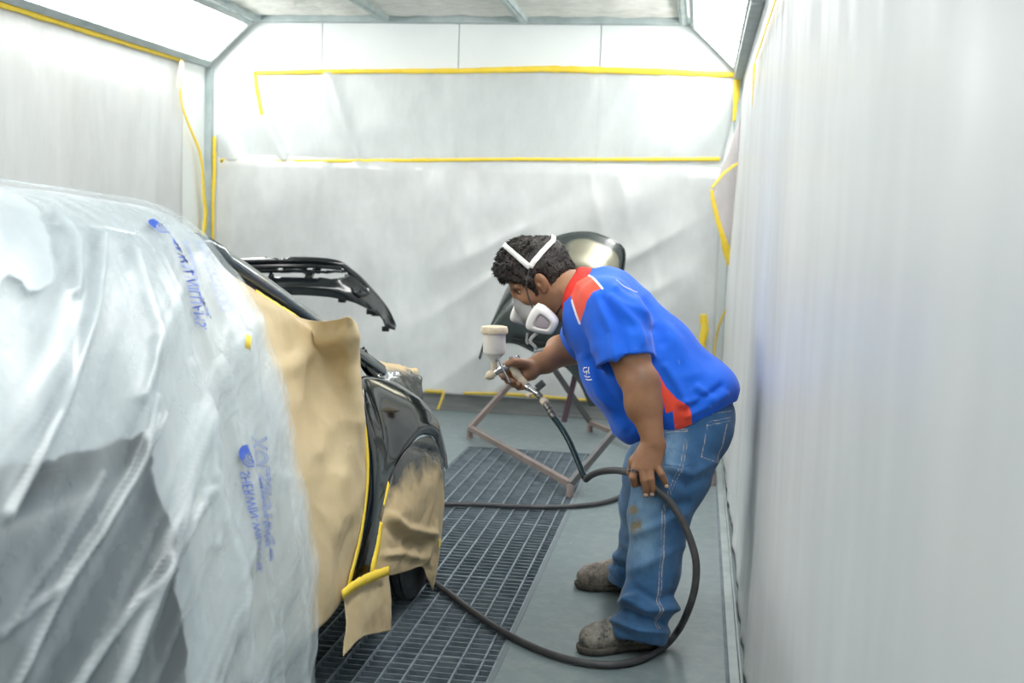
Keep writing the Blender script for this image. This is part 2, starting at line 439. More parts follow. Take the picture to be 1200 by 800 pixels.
setp(o, 'grey dusty plastic film sagging over the lower half of the back wall', 'plastic sheet', 'plastic films taped over the walls')
L = lambda pts, y: [P(a, b, Y=y) for a, b in pts]
ny = YB-.011
top = L([(299, 86), (580, 83), (864, 88)], ny); bot = L([(251, 189), (560, 189), (846, 188)], ny)
left = lin_s(L([(299, 86), (306, 133), (282, 146), (254, 158), (251, 189)], ny), 40); right = L([(864, 88), (860, 130), (846, 188)], ny)
S = coons(top, right, bot, left, 110, 40); V = S.reshape(-1, 3)
dd = .008+.012*fbm(V, 1.5, 3, 4)+.03*np.maximum(0, ridge(np.stack([V[:, 0]*2.2+V[:, 2]*1.3, V[:, 1], V[:, 2]*.4], 1), 1., 6))**5*np.clip((-1.9-V[:, 0])/.8, 0, 1)
dd += .01*np.maximum(0, ridge(np.stack([V[:, 0]*5-V[:, 2]*2.0, V[:, 1], V[:, 2]*.5], 1), 1., 8))**4*np.clip((V[:, 0]+1.2)/.8, 0, 1)
V[:, 1] = YB-.004-np.clip(dd, 0, .06); o = sheet('plastic_sheet', V.reshape(S.shape), m_film_u)
setp(o, 'clear plastic film between the two yellow tape lines on the back wall', 'plastic sheet', 'plastic films taped over the walls')
# left wall
nu, nv = 130, 80
S = np.zeros((nu, nv, 3)); S[..., 1] = np.linspace(1.6, 8.2, nu)[:, None]; S[..., 2] = np.linspace(2.475, .02, nv)[None]
V = film_wall('f', None, S, XL, 0, 1, .03, (1, .8, .35), (1, 2.6, .5), 11)
V[..., 0] = XL+.004+(V[..., 0]-XL)*np.clip((2.48-V[..., 2])/.25, .1, 1)
o = sheet('plastic_sheet', V[::-1], m_film_l); setp(o, 'wide plastic film covering the left wall behind the car', 'plastic sheet', 'plastic films taped over the walls')
# right wall: long film running past the camera, puddled at the floor
nu, nv = 260, 110
yv = np.linspace(.3, 8.25, nu); tv = np.linspace(0, 1, nv)
S = np.zeros((nu, nv, 3)); S[..., 1] = yv[:, None]; S[..., 2] = (2.44*(1-tv)+.004*tv)[None]
W = S.reshape(-1, 3)
fl = fbm(np.stack([W[:, 1]*2.4-W[:, 2]*.45, W[:, 2]*.25, W[:, 0]], 1), 1., 3, 21)
rg = np.maximum(0, ridge(np.stack([W[:, 1]*5.0-W[:, 2]*.8, W[:, 2]*.5, W[:, 0]], 1), 1., 25))**4
low = np.clip((.7-W[:, 2])/.7, 0, 1)**1.3
far = np.clip((W[:, 1]-5.0)/2.6, 0, 1)**2
d = .004+.008*(1+fl)+.008*rg*(.4+low)+low*.008*(1+fbm(W*[1, 2.2, 3.2], 1., 3, 31))+far*.04*np.clip((2.4-W[:, 2])/.8, 0, 1)*(.6+.4*np.sin(W[:, 2]*2.2))
d *= np.clip((2.46-W[:, 2])/.2, .25, 1)
W[:, 0] = XR-.003-np.clip(d, .002, .05)
kb = W[:, 2] < .05; W[kb, 0] = np.maximum(W[kb, 0], .2)
o = sheet('plastic_sheet', W.reshape(S.shape), m_film_r)
setp(o, 'long hanging plastic film lining the whole right wall down to the floor strip', 'plastic sheet', 'plastic films taped over the walls')
film_right = o
# its loose far corner curling off the wall
yk = 8.15
top = L([(884, 88), (885, 90)], yk)
left = lin_s([P(884, 88, Y=8.2), P(862, 152, Y=8.1), P(834, 226, Y=7.95), P(846, 268, Y=7.95), P(858, 312, Y=8.0), P(850, 372, Y=8.1), P(846, 420, Y=8.15), P(848, 470, Y=8.2)], 60)
right = lin_s([P(886, 90, Y=8.2), P(876, 200, Y=8.15), P(872, 300, Y=8.15), P(868, 400, Y=8.15), P(864, 470, Y=8.2)], 60)
S = coons([P(884, 88, Y=8.2), P(886, 90, Y=8.2)], right, [P(848, 470, Y=8.2), P(864, 470, Y=8.2)], left, 14, 60)
S = S+normals(S)*(.012*fbm(S, 6, 3, 5).reshape(14, 60, 1)); S[..., 0] = np.minimum(S[..., 0], XR-.02)
m_flap = plastic('film_corner', (236, 228, 228), .5, .8, 3, (1, 1, .5), .12, .25)
setp(sheet('plastic_sheet', S, m_flap), 'pinkish loose corner of film curling from the back right corner', 'plastic sheet', 'plastic films taped over the walls')

# ------------------------------------------------------------------ yellow tape on the walls
TG = 'yellow masking tape strips on the booth walls'
def tape(pts, w, nrm, label, mat=None, smooth=False, wob=.08):
    o = ribbon('masking_tape', pts, w, nrm, mat or m_tape, n=max(12, len(pts)*10), wob=wob, smooth=smooth, thick=.001)
    return setp(o, label, 'tape', TG)
yb = YB-.03
tape(L([(298, 85), (420, 83.5), (540, 83), (640, 80.5), (700, 82), (780, 84), (866, 88)], yb), [.03, .035, .045, .038], (0, -1, 0), 'upper long yellow tape line across the back wall')
tape(L([(298.5, 84), (300, 100), (304, 122), (307, 135)], yb), .028, (0, -1, 0), 'short yellow tape hanging at the left end of the upper tape line')
tape(L([(258, 188), (330, 189), (470, 188), (600, 186.5), (700, 187), (844, 186.5)], yb), [.024, .026, .022, .028], (0, -1, 0), 'lower long yellow tape line across the back wall')
tape(L([(251, 160), (251, 200), (249, 240), (250, 290)], yb), .03, (0, -1, 0), 'upright yellow tape on the back wall beside the left corner')
tape(L([(261, 188), (260, 197)], yb), .02, (0, -1, 0), 'tiny tape end drooping at the left end of the lower tape line')
tape(L([(864, 88), (863, 110), (860, 142)], yb-.02), [.045, .04, .02], (0, -1, 0), 'short yellow tape going down at the right end of the upper tape line')
yb = YB-.11
tape(L([(498, 458), (521, 459)], yb), .03, (0, -1, 0), 'yellow tape piece at the film foot nearest the car front', m_tape_d)
tape(L([(543, 460.5), (590, 461.5), (620, 463.5), (676, 468), (700, 469)], yb), [.022, .028, .022], (0, -1, 0), 'yellow tape along the foot of the back wall film', m_tape_d)
tape([P(520.5, 459, Y=8.55), P(517, 470, Y=8.52), P(513, 480, Y=8.5)], .022, (.5, -.8, .2), 'torn yellow tape end hanging over the grey base by the car front', m_tape_d)
xl = XL+.02
tape([P(a, b, X=xl) for a, b in ((-60, -18), (0, 3), (110, 38), (180, 60), (216, 71))], [.05, .045, .035], (1, 0, 0), 'sloping yellow tape along the top of the left wall film')
tape([P(214, 72, X=xl+.02), P(211, 88, X=xl+.05), P(209, 103, X=xl+.04)], .05, (1, -.3, 0), 'folded pale tape end below the corner of the left wall film', plain('pale_tape', (236, 230, 200), rough=.7))
tape([P(a, b, X=xl+.03) for a, b in ((211, 104), (213, 122), (222, 148), (233, 175), (237, 195), (239, 230), (241, 250), (238, 280), (236, 292))], [.02, .03, .035, .05, .05], (1, -.2, 0), 'long wavy yellow tape hanging down the far edge of the left wall film', smooth=True)
xr = XR-.032
tape([P(a, b, X=xr) for a, b in ((1010, -230), (960, -110), (917, -18), (908, 1), (896, 38), (885, 70))], .022, (-1, 0, 0), 'thin yellow tape at the top of the right wall film')
tape([P(884, 74, X=xr), P(883, 98, X=xr), P(881, 124, X=xr)], [.045, .03, .01], (-1, -.2, 0), 'short yellow tape hanging at the far top corner of the right wall film')
tape([P(834, 222, Y=7.92), P(835, 232, Y=7.92), P(841, 258, Y=7.92), P(848, 281, Y=7.93), P(852, 296, Y=7.95), P(857, 310, Y=7.97)], [.02, .03, .03, .045, .055], (0, -1, 0), 'bent yellow tape on the edge of the loose film corner at right')
tape([P(834, 220, Y=7.92), P(848, 203, Y=7.97), P(860, 194, Y=8.03), P(871, 189, Y=8.08)], .016, (0, -1, .2), 'faint yellow tape crossing the loose film corner at right')
tape([P(824, 368, Y=8.545), P(826, 385, Y=8.545), P(821, 412, Y=8.545)], [.05, .06, .045], (0, -1, 0), 'crumpled yellow tape low in the right back corner behind the painter')
tape([P(852, 360, Y=8.1), P(843, 380, Y=8.1), P(838, 404, Y=8.1), P(837, 430, Y=8.1)], .016, (0, -1, 0), 'thin dusty tape low on the loose film corner behind the painter', m_tape_d, smooth=True)
# small castor foot of something parked behind the painter by the floor strip
def caster():
    c = P(831, 556, Z=0); e = empty('caster', (c[0], c[1], 0), 'small grey caster on the floor strip behind the painter', 'caster')
    mb = MB(); mb.lathe([(.018, -.012), (.03, -.012), (.032, 0), (.03, .012), (.018, .012)], (c[0], c[1], .034), (1, .3, 0)); mb.build('wheel', plain('caster_rubber', (92, 96, 96), rough=.8), e, True)
    mb = MB(); mb.box((c[0]-.022, c[1]-.03, .07), (c[0]+.022, c[1]+.03, .078)); mb.box((c[0]-.022, c[1]-.012, .03), (c[0]-.017, c[1]+.012, .072)); mb.box((c[0]+.017, c[1]-.012, .03), (c[0]+.022, c[1]+.012, .072))
    mb.build('fork', m_metal, e, bevel=.002)
caster()
# ------------------------------------------------------------------ the car under its masking
XC = -1.83                                            # car's centre line; nose points at the back wall
m_black = NT('black_car_paint'); m_black.pbr(lin((9, 12, 13)), .08, 0, None, .35, coat=.12); m_black = m_black.m
m_black_s = plain('black_satin_plastic', (26, 30, 31), (20, 24, 25), rough=.28, scale=20)
m_prim = plain('dark_body_under_cover', (28, 54, 64), (20, 44, 54), rough=.4, scale=5)
m_glass = plain('dark_car_glass', (30, 40, 46), rough=.08)
m_rub = plain('tyre_rubber', (84, 86, 88), (66, 68, 70), rough=.75, scale=20, bump=.2)
m_rim = plain('steel_rim', (120, 124, 126), rough=.4, metal=.6)
def kraft(name, c1, c2, paint=0.):
    t = NT(name)
    n1 = t.ramp(t.noise(6, 5, .6), .3, .7); col = t.mix(n1, lin(c1), lin(c2))
    st = t.ramp(t.noise(3.2, 6, .7, (1, 1.5, .8)), .58, .75); col = t.mix(t.math('MULTIPLY', st, .3), col, lin((150, 122, 82)))
    if paint:
        a = t.attr('paint'); nn = t.math('ADD', a, t.math('MULTIPLY', t.math('SUBTRACT', t.noise(14, 5, .65), .5), .9))
        f = t.ramp(nn, .3, .8); col = t.mix(f, col, lin((66, 68, 66)))
        rg = t.ramp(f, 0, 1, .62, .22)
    else: rg = .62
    t.pbr(col, rg, 0, t.bump(t.noise(22, 4, .6), .25, .01), spec=.3); return t.m
m_kraft = kraft('kraft_paper', (190, 173, 139), (177, 158, 122))
m_kraft_p = kraft('kraft_paper_oversprayed', (196, 176, 138), (184, 162, 122), 1)

car = empty('car', (XC, 3.0, 0), 'black hatchback masked for painting, uncovered glossy black fender, rear half under plastic', 'car')
# body shell: rows of half sections, mirrored
def loft(rows, mat, name, close=True):
    V = []; F = []
    n = None
    for y, prof in rows:
        full = [(x, z) for x, z in prof]+[(-x, z) for x, z in prof[::-1]]
        n = len(full); V += [(XC+x, y, z) for x, z in full]
    m = len(rows)
    for i in range(m-1):
        for k in range(n): F.append((i*n+k, (i+1)*n+k, (i+1)*n+(k+1) % n, i*n+(k+1) % n))
    if close: F.append(tuple(range(n))); F.append(tuple(range((m-1)*n, m*n))[::-1])
    return mesh(name, V, F, mat, car, True, sub=1)
bp = lambda w, zb=.24, zt=.95: [(0, zb), (w*.7, zb), (w*.93, zb+.03), (w*.985, .40), (w, .6), (w*.975, .8), (w*.925, zt-.015), (w*.86, zt), (0, zt+.015)]
loft([(.95, bp(.74, .32, .9)), (1.02, bp(.8, .3, .94)), (1.25, bp(.80)), (2.2, bp(.80)), (3.2, bp(.79)), (3.44, bp(.78)), (3.47, bp(.76))], m_prim, 'body')
ep = lambda w, zt: [(0, .26), (w*.7, .26), (w*.95, .30), (w, .45), (w, .62), (w*.97, zt-.06), (w*.9, zt-.02), (w*.8, zt), (0, zt+.02)]
loft([(3.46, ep(.62, .9)), (4.0, ep(.60, .88)), (4.5, ep(.56, .78)), (4.66, ep(.5, .68))], plain('engine_bay_dark', (24, 27, 29), rough=.6), 'engine_bay')
gp = lambda w, wt, zt: [(0, .94), (w, .94), (w*.985, 1.0), (wt+.04, zt-.13), (wt, zt-.05), (wt-.06, zt-.012), (wt*.5, zt), (0, zt+.004)]
loft([(1.0, gp(.66, .56, 1.1)), (1.25, gp(.70, .50, 1.30)), (1.5, gp(.72, .48, 1.40)), (2.1, gp(.725, .49, 1.43)), (2.7, gp(.73, .50, 1.425)), (2.95, gp(.735, .52, 1.385)), (3.3, gp(.735, .57, 1.26)), (3.9, gp(.73, .66, 1.03)), (4.05, gp(.72, .68, .98))], m_glass, 'greenhouse')
# roof rail and windscreen pillar running down to the cowl, right side of the car
pil = [P(214, 283, X=-1.33), P(232, 287, X=-1.29), P(250, 295, X=-1.255), P(290, 322, X=-1.22), P(340, 357, X=-1.18), P(385, 390, X=-1.14), P(420, 415, X=-1.11), P(447, 434, X=-1.09)]
pc = cr(pil, 40); T = np.gradient(pc, axis=0); T /= np.linalg.norm(T, axis=1, keepdims=True)
sd = np.cross(T, [-.35, -.9, .25]); sd /= np.linalg.norm(sd, axis=1, keepdims=True); up = np.cross(sd, T)
wv = np.interp(np.linspace(0, 1, 40), [0, .35, .7, 1], [.030, .027, .025, .022])[:, None]
ring = []
for a in np.linspace(0, 2*PI, 14, endpoint=False):
    ca, sa = math.cos(a), math.sin(a)
    ring.append(pc+sd*wv*np.sign(ca)*abs(ca)**.7+up*wv*.8*np.sign(sa)*abs(sa)**.7)
S = np.stack(ring+[ring[0]], 1); m_pil = plain('pillar_paint', (58, 68, 72), (50, 60, 64), rough=.16, scale=10, coat=.5); sheet('windscreen_pillar', S, m_pil, car, 0)
ribbon('pillar_seal', [p+np.array([.012, -.01, -.026]) for p in pc[3:36:3]], .014, (.9, -.3, .1), m_black_s, car)
# right front fender: from the wheel arch lip out to its rear, top and front edges
def FX(pts): return [P(a, b, X=c) for a, b, c in pts]
A = cr(FX([(437, 682, -.965), (446, 610, -.962), (458, 562, -.96), (472, 533, -.958), (490, 511, -.965), (505, 511, -.98), (512, 524, -.99), (517, 548, -.995)]), 70)
B = cr(FX([(406, 692, -.975), (421, 640, -.97), (430, 590, -.965), (431, 540, -.962), (428, 490, -.968), (424, 452, -1.01), (425, 441, -1.05), (448, 443, -1.06), (468, 450, -1.065), (486, 463, -1.075), (498, 482, -1.08), (509, 506, -1.06), (518, 528, -1.04), (522, 550, -1.02)]), 220)
# pair lip and outer edge evenly by angle about the arch
Bi = np.interp(np.linspace(0, 1, 70), [0, .33, .52, .66, .8, 1], [0, .42, .60, .74, .86, 1])
Bs = np.stack([np.interp(Bi, np.linspace(0, 1, 220), B[:, k]) for k in range(3)], 1)
v = np.linspace(0, 1, 26)[None, :, None]; S = A[:, None]*(1-v)+Bs[:, None]*v
bul = (np.sin(np.linspace(0, 1, 26)*PI)**.8*.022+.007*np.exp(-((np.linspace(0, 1, 26)-.14)/.12)**2))[None, :]*np.interp(np.linspace(0, 1, 70), [0, .3, .5, .8, 1], [.3, .7, 1.5, 1.6, .8])[:, None]
S[..., 0] += bul; S[..., 2] += bul*.35
fender_m = sheet('fender', S, m_black, car, thick=.003)
# lip turned inwards
S2 = np.stack([A, A+np.array([-.03, .004, .004])], 1); sheet('fender_lip', S2, m_black, car, .002)
# bonnet edge, covered with paper that took black overspray
top = FX([(436, 424, -1.12), (455, 426, -1.4), (480, 429, -1.4)]); 
S = coons([P(434, 420, X=-1.2), P(462, 424, X=-1.22), P(489, 431, X=-1.2)], [P(489, 431, X=-1.2), P(496, 446, X=-1.13), P(499, 472, X=-1.1)],
          [P(428, 444, X=-1.10), P(466, 452, X=-1.09), P(499, 472, X=-1.1)], [P(434, 420, X=-1.2), P(428, 444, X=-1.10)], 50, 24)
N = normals(S); S = S+N*(.010*ridge(S, 11, 2)+.006*fbm(S, 25, 3)).reshape(50, 24, 1)
hp = sheet('bonnet_masking', S, m_kraft_p, car, .001)
def set_attr(o, name, vals):
    a = o.data.attributes.new(name, 'FLOAT', 'POINT'); a.data.foreach_set('value', np.asarray(vals, np.float32))
vv = np.linspace(0, 1, 24)[None]*np.ones((50, 1)); uu = np.linspace(0, 1, 50)[:, None]
set_attr(hp, 'paint', np.clip(vv*1.5-.1+.25*(uu > .75), 0, 1.2).ravel())
hl = NT('bonnet_paper'); 
S = np.zeros((30, 24, 3)); S[..., 0] = np.linspace(-1.16, -2.5, 30)[:, None]; S[..., 1] = np.linspace(3.98, 4.72, 24)[None]; S[..., 2] = np.linspace(.925, .80, 24)[None]-.04*((S[..., 0]-XC)/.67)**2
S[..., 2] += .008*fbm(S, 9).reshape(30, 24); sheet('bonnet_paper', S[:, ::-1], m_kraft, car, .001)
# crumpled glossy film at the cowl
S = coons(FX([(444, 431, -1.085), (456, 433, -1.085), (470, 434, -1.085)]), FX([(470, 434, -1.085), (468, 441, -1.07)]), FX([(444, 442, -1.07), (456, 443, -1.07), (468, 441, -1.07)]), FX([(444, 431, -1.085), (444, 442, -1.07)]), 36, 18)
S = S+normals(S)*(.016*ridge(S, 30, 8)).reshape(36, 18, 1)
sheet('cowl_film', S, plastic('crumpled_film', (200, 214, 216), .35, .7, 20, gloss=.5, rough=.08), car, 0)
ribbon('cowl_trim', FX([(424, 414, -1.10), (430, 428, -1.10), (440, 440, -1.09), (446, 444, -1.08)]), .05, (.6, -.7, .4), m_black, car, thick=.01)
# wheels
def wheel(x, y, s):
    r = .292
    prof = [(.20, -.09), (.255, -.088), (.278, -.08), (.289, -.065)]
    for k in range(4):
        a = -.06+k*.031; prof += [(r, a), (r+.001, a+.024), (r-.008, a+.026), (r-.008, a+.0295)]
    prof += [(r, .066), (.278, .08), (.255, .088), (.20, .09)]
    mb = MB(); mb.lathe(prof, (x, y, r+.0035), (1, 0, 0), 48); tw = mb.build('tyre', m_rub, car, True)
    mb = MB(); mb.lathe([(.05, .055), (.06, .075), (.17, .06), (.195, .085), (.199, .085), (.199, -.085), (.05, -.08)], (x, y, r+.0035), (s, 0, 0), 28); rr = mb.build('rim', m_rim, tw, True)
wheel(-1.075, 4.33, 1); wheel(-2.59, 4.33, -1); wheel(-1.10, 1.85, 1); wheel(-2.56, 1.85, -1)
# door mirror under the paper
V = []; F = []


# ------------------------------------------------------------------ masking paper on the car
def bumpline(S, pts, w, a):
    """a fold of the sheet along a line given by survey points"""
    q = proj(S.reshape(-1, 3)); d = np.full(len(q), 1e9); p = np.array(pts, float)
    for i in range(len(p)-1):
        ab = p[i+1]-p[i]; t = np.clip(((q-p[i])@ab)/(ab@ab), 0, 1); d = np.minimum(d, np.linalg.norm(q-(p[i]+t[:, None]*ab), axis=1))
    return (a*np.exp(-(d/w)**2)).reshape(S.shape[:2])
top = [P(215, 272, X=-1.275), P(243, 300, X=-1.245), P(290, 334, X=-1.205), P(345, 369, X=-1.15), P(372, 376, X=-1.09), P(395, 374, X=-1.0), P(409, 371, X=-.95), P(419, 380, X=-.94)]
right = [P(419, 380, X=-.94), P(421, 400, X=-.95), P(423, 440, X=-.955), P(427, 490, X=-.952), P(430, 560, X=-.95), P(425, 625, X=-.955), P(414, 672, X=-.96), P(408, 694, X=-.962)]
bot = [P(250, 850, X=-.975), P(300, 800, X=-.975), P(335, 772, X=-.97), P(363, 745, X=-.965), P(385, 725, X=-.965), P(408, 694, X=-.962)]
left = [P(215, 272, X=-1.275), P(222, 420, X=-1.08), P(235, 600, X=-.995), P(250, 850, X=-.975)]
S = coons(top, right, bot, left, 120, 130)
N = normals(S); N *= np.sign(N[..., :1].mean())
dd = .010*fbm(S, 3.2, 3, 3).reshape(120, 130)+.010*ridge(S*np.array([1, .7, 1]), 5, 7).reshape(120, 130)**2+.004*ridge(S*np.array([1, 1, .8]), 13, 9).reshape(120, 130)
dd += bumpline(S, [(418, 385), (370, 412), (310, 445), (270, 470)], 12, .022)+bumpline(S, [(417, 400), (418, 450), (412, 520), (400, 600)], 16, .014)
dd += bumpline(S, [(300, 330), (330, 375), (372, 392)], 14, .016)+bumpline(S, [(330, 470), (345, 560), (350, 680)], 20, .012)-bumpline(S, [(340, 420), (420, 425)], 14, .012)
dd += bumpline(S, [(390, 560), (378, 640), (372, 720)], 14, .016)
u = np.linspace(0, 1, 120)[:, None]; v = np.linspace(0, 1, 130)[None]
win = np.clip(np.minimum(np.minimum(u*8, (1-u)*14), np.minimum(v*14, (1-v)*14)), 0, 1)
S = S+N*(dd*win)[..., None]
pz = np.array([(.02, -.915), (.28, -.935), (.5, -.955), (.74, -.995), (.98, -1.07), (1.2, -1.16), (1.365, -1.255), (1.44, -1.36)])
xd = np.interp(S[..., 2], pz[:, 0], pz[:, 1])-.022
k = np.clip((3.12-S[..., 1])/.14, 0, 1); S[..., 0] = np.where(S[..., 0] > xd, S[..., 0]*(1-k)+xd*k, S[..., 0])
paper = sheet('masking_paper', S, m_kraft, None, .0012)
setp(paper, 'large brown kraft paper masking the car door and window beside the plastic cover', 'masking paper', 'brown kraft masking papers on the car')
# flap hanging below the fender tail
S = coons(FX([(403, 692, -.95), (430, 680, -.945), (457, 671, -.94)]), FX([(457, 671, -.94), (459, 705, -.925), (458, 739, -.92)]), FX([(402, 769, -.925), (425, 748, -.91), (445, 742, -.915), (458, 739, -.92)]), FX([(403, 692, -.95), (405, 730, -.935), (402, 769, -.925)]), 40, 40)
S = S+normals(S)*(.006*fbm(S, 8, 3, 4).reshape(40, 40, 1)+.012*np.sin(np.linspace(0, PI, 40))[:, None, None]*np.linspace(0, 1, 40)[None, :, None])
setp(sheet('masking_paper', S, m_kraft, None, .001), 'small kraft paper flap hanging from yellow tape in front of the tyre', 'masking paper', 'brown kraft masking papers on the car')
# bag of paper in the wheel arch
top = FX([(454, 570, -.965), (463, 548, -.955), (474, 530, -.95), (490, 514, -.955), (504, 512, -.965), (513, 522, -.975), (519, 545, -.975)])
right = FX([(519, 545, -.975), (521, 575, -.955), (518, 620, -.945), (515, 650, -.945), (511, 676, -.945), (507, 692, -.945)])
bot = FX([(436, 680, -.955), (455, 675, -.945), (478, 669, -.94), (494, 664, -.935), (500, 676, -.94), (507, 692, -.945)])
left = FX([(454, 570, -.965), (449, 600, -.96), (442, 640, -.958), (436, 680, -.955)])
S = coons(top, right, bot, left, 90, 90); N = normals(S); N *= np.sign(N[..., :1].mean())
u = np.linspace(0, 1, 90)[:, None]; v = np.linspace(0, 1, 90)[None]
dd = .022*np.sin(u*PI)**.7*np.sin(np.clip(v*1.3, 0, 1)*PI)**.6+.009*ridge(S*np.array([1, .6, 1]), 9, 4).reshape(90, 90)+.002*ridge(S, 22, 6).reshape(90, 90)
dd += bumpline(S, [(448, 600), (470, 618), (500, 625)], 5, .014)-bumpline(S, [(446, 612), (468, 632), (492, 640)], 6, .012)+bumpline(S, [(444, 650), (470, 648), (492, 655)], 5, .012)
dd += bumpline(S, [(503, 545), (506, 600), (500, 660)], 5, .010)-bumpline(S, [(484, 522), (500, 527), (512, 530)], 5, .028)
win = np.clip(np.minimum(np.minimum(u*10, (1-u)*10), np.minimum(v*10, (1-v)*10)), 0, 1)
S = S+N*(dd*win)[..., None]; o = sheet('masking_paper', S, m_kraft_p, None, .001)
set_attr(o, 'paint', (np.clip(1.15-v*2.6+.35*np.clip(u-.5, 0, 1), 0, 1.2)*np.ones((90, 90))).ravel())
setp(o, 'crinkled paper bag masking the wheel arch, its top blackened by overspray', 'masking paper', 'brown kraft masking papers on the car')

CG = 'yellow masking tape strips on the car'
def ctape(pts, w, label, nrm=(1, -.25, .1), smooth=True):
    return setp(ribbon('masking_tape', pts, w, nrm, m_tape, n=40, wob=.06, smooth=smooth, thick=.0008), label, 'tape', CG)
ctape([p+np.array([.03, -.02, -.045]) for p in pc[8:30:2]], [.02, .034, .03, .012], 'yellow tape sealing the kraft paper below the windscreen pillar', (.9, -.3, .35))
ctape(FX([(425, 482, -.94), (429, 510, -.938), (431, 555, -.938), (428, 595, -.938), (421, 636, -.94), (412, 672, -.945), (408, 688, -.95)]), [.008, .02, .012, .014, .018], 'thin yellow tape between the brown paper and the black fender')
ctape(FX([(456, 566, -.945), (450, 592, -.94)]), [.02, .012], 'short yellow tape piece on the fender lip at the arch')
ctape(FX([(447, 612, -.935), (443, 640, -.932), (438, 662, -.932), (436, 678, -.935)]), [.02, .03, .034], 'yellow tape up the lower rear edge of the wheel arch')
ctape(FX([(401, 697, -.94), (412, 688, -.93), (430, 678, -.925), (456, 668, -.922)]), [.026, .03, .032, .028], 'broad yellow tape holding the small paper flap under the fender')
ctape(FX([(515, 632, -.925), (515, 641, -.925)]), .016, 'tiny yellow tape on the front edge of the arch paper')
ctape([P(288, 399, X=-.985), P(294, 402, X=-.985)], .03, 'torn yellow tape bit on the large brown paper beside the plastic cover', smooth=False)

# ------------------------------------------------------------------ the plastic cover over the car
def drape_profile():
    r = [(XC, 1.492), (-1.5, 1.474), (-1.36, 1.438), (-1.255, 1.365), (-1.16, 1.2), (-1.07, .98), (-.995, .74), (-.955, .5), (-.935, .28), (-.915, .02)]
    return cr([(2*XC-x, z) for x, z in r[::-1]]+r[1:], NVC)
m_cover = NT('masking_film'); 
def cover_mat(name, a0, a1):
    t = NT(name)
    rot = (.55, 0, 0)
    n_ = t.noise(7, 5, .65, (1, 1.0, .22, rot)); fine = t.noise(70, 3, .55, (1, 1., .14, rot))
    hgt = t.math('ADD', n_, t.math('MULTIPLY', fine, .35))
    nm = t.bump(hgt, .35, .005)
    tr = t.n('ShaderNodeBsdfTransparent'); df = t.n('ShaderNodeBsdfDiffuse'); tl = t.n('ShaderNodeBsdfTranslucent'); gl = t.n('ShaderNodeBsdfGlossy')
    for b in (df, tl): b.inputs['Color'].default_value = (*lin((208, 219, 224)), 1)
    gl.inputs['Roughness'].default_value = .3
    t.l(nm, gl.inputs['Normal'])
    m1 = t.n('ShaderNodeMixShader'); m1.inputs[0].default_value = .4; t.l(df.outputs[0], m1.inputs[1]); t.l(tl.outputs[0], m1.inputs[2])
    m2 = t.n('ShaderNodeMixShader'); m2.inputs[0].default_value = .11; t.l(m1.outputs[0], m2.inputs[1]); t.l(gl.outputs[0], m2.inputs[2])
    m3 = t.n('ShaderNodeMixShader')
    al = t.math('ADD', t.ramp(t.noise(5, 6, .7, (1, .8, .2, rot)), .3, .72, a0, a1), t.math('MULTIPLY', t.attr('crease'), .5))
    t.l(t.math('MINIMUM', al, .97), m3.inputs[0]); t.l(tr.outputs[0], m3.inputs[1]); t.l(m2.outputs[0], m3.inputs[2]); t.l(m3.outputs[0], t.out.inputs[0])
    return t.m
NVC = 560; pr = drape_profile(); nu, nv = 420, NVC
yv = np.linspace(.98, 2.9, nu)
arc = np.r_[0, np.cumsum(np.linalg.norm(np.diff(pr, axis=0), axis=1))]; arc -= arc[nv//2]
S = np.zeros((nu, nv, 3)); S[..., 0] = pr[None, :, 0]; S[..., 2] = pr[None, :, 1]; S[..., 1] = yv[:, None]
hi = np.clip((S[..., 2]-.9)/.5, 0, 1)
S[..., 2] -= hi*np.interp(yv, [.98, 1.25, 1.5, 2.5, 2.75, 2.9], [.28, .08, .0, .0, .003, .010])[:, None]
S[..., 1] += np.clip((yv-2.3)/.6, 0, 1)[:, None]*(.07*np.exp(-((S[..., 2]-1.1)/.22)**2)-.09*np.clip((.62-S[..., 2])/.3, 0, 1))+.012*np.sin(arc*5.)[None]*np.clip((yv-2.4)/.5, 0, 1)[:, None]+.012*np.sin(arc*17+1)[None]*np.clip((yv-2.7)/.2, 0, 1)[:, None]
N = normals(S)
N *= np.sign(np.sum(N*(S-np.array([XC, 2, .7])), axis=2).mean())
Yg = S[..., 1]; sg = np.abs(arc)[None]*np.ones((nu, 1))
c1 = (Yg*.46+sg*.89); l1 = (Yg*.89-sg*.46)
lo = np.clip((sg-.35)/.5, 0, 1).ravel(); ed = np.clip((Yg-2.0)/.6, 0, 1).ravel()
def folds(c, l, f, fl, seed, p):
    w = np.stack([c*f+.25*np.sin(l*2.1+seed), l*fl, np.full_like(c, seed)], 2).reshape(-1, 3)
    return np.maximum(0, ridge(w, 1., seed))**p
r1 = folds(c1, l1, 4.6, .35, 3.3, 4); r3 = folds(c1, l1, 11., .7, 40., 3)
c2 = Yg+.16*sg; r2 = folds(c2, sg, 7.5, .28, 12.1, 3); r4 = folds(c2, sg, 16, .5, 22.1, 2)
w2 = np.stack([c2*9, sg*.8, np.zeros_like(c2)], 2).reshape(-1, 3)
disp = .034*r1*lo*(1-.6*ed)+.020*r2*lo*(.15+ed)+.005*r3*lo*(1-.4*ed)+.004*r4*ed+.014*(fbm(S, 1.6, 2, 9)+.4)+.004
ex = np.zeros((nu, nv)); side = (S[..., 0] > XC)
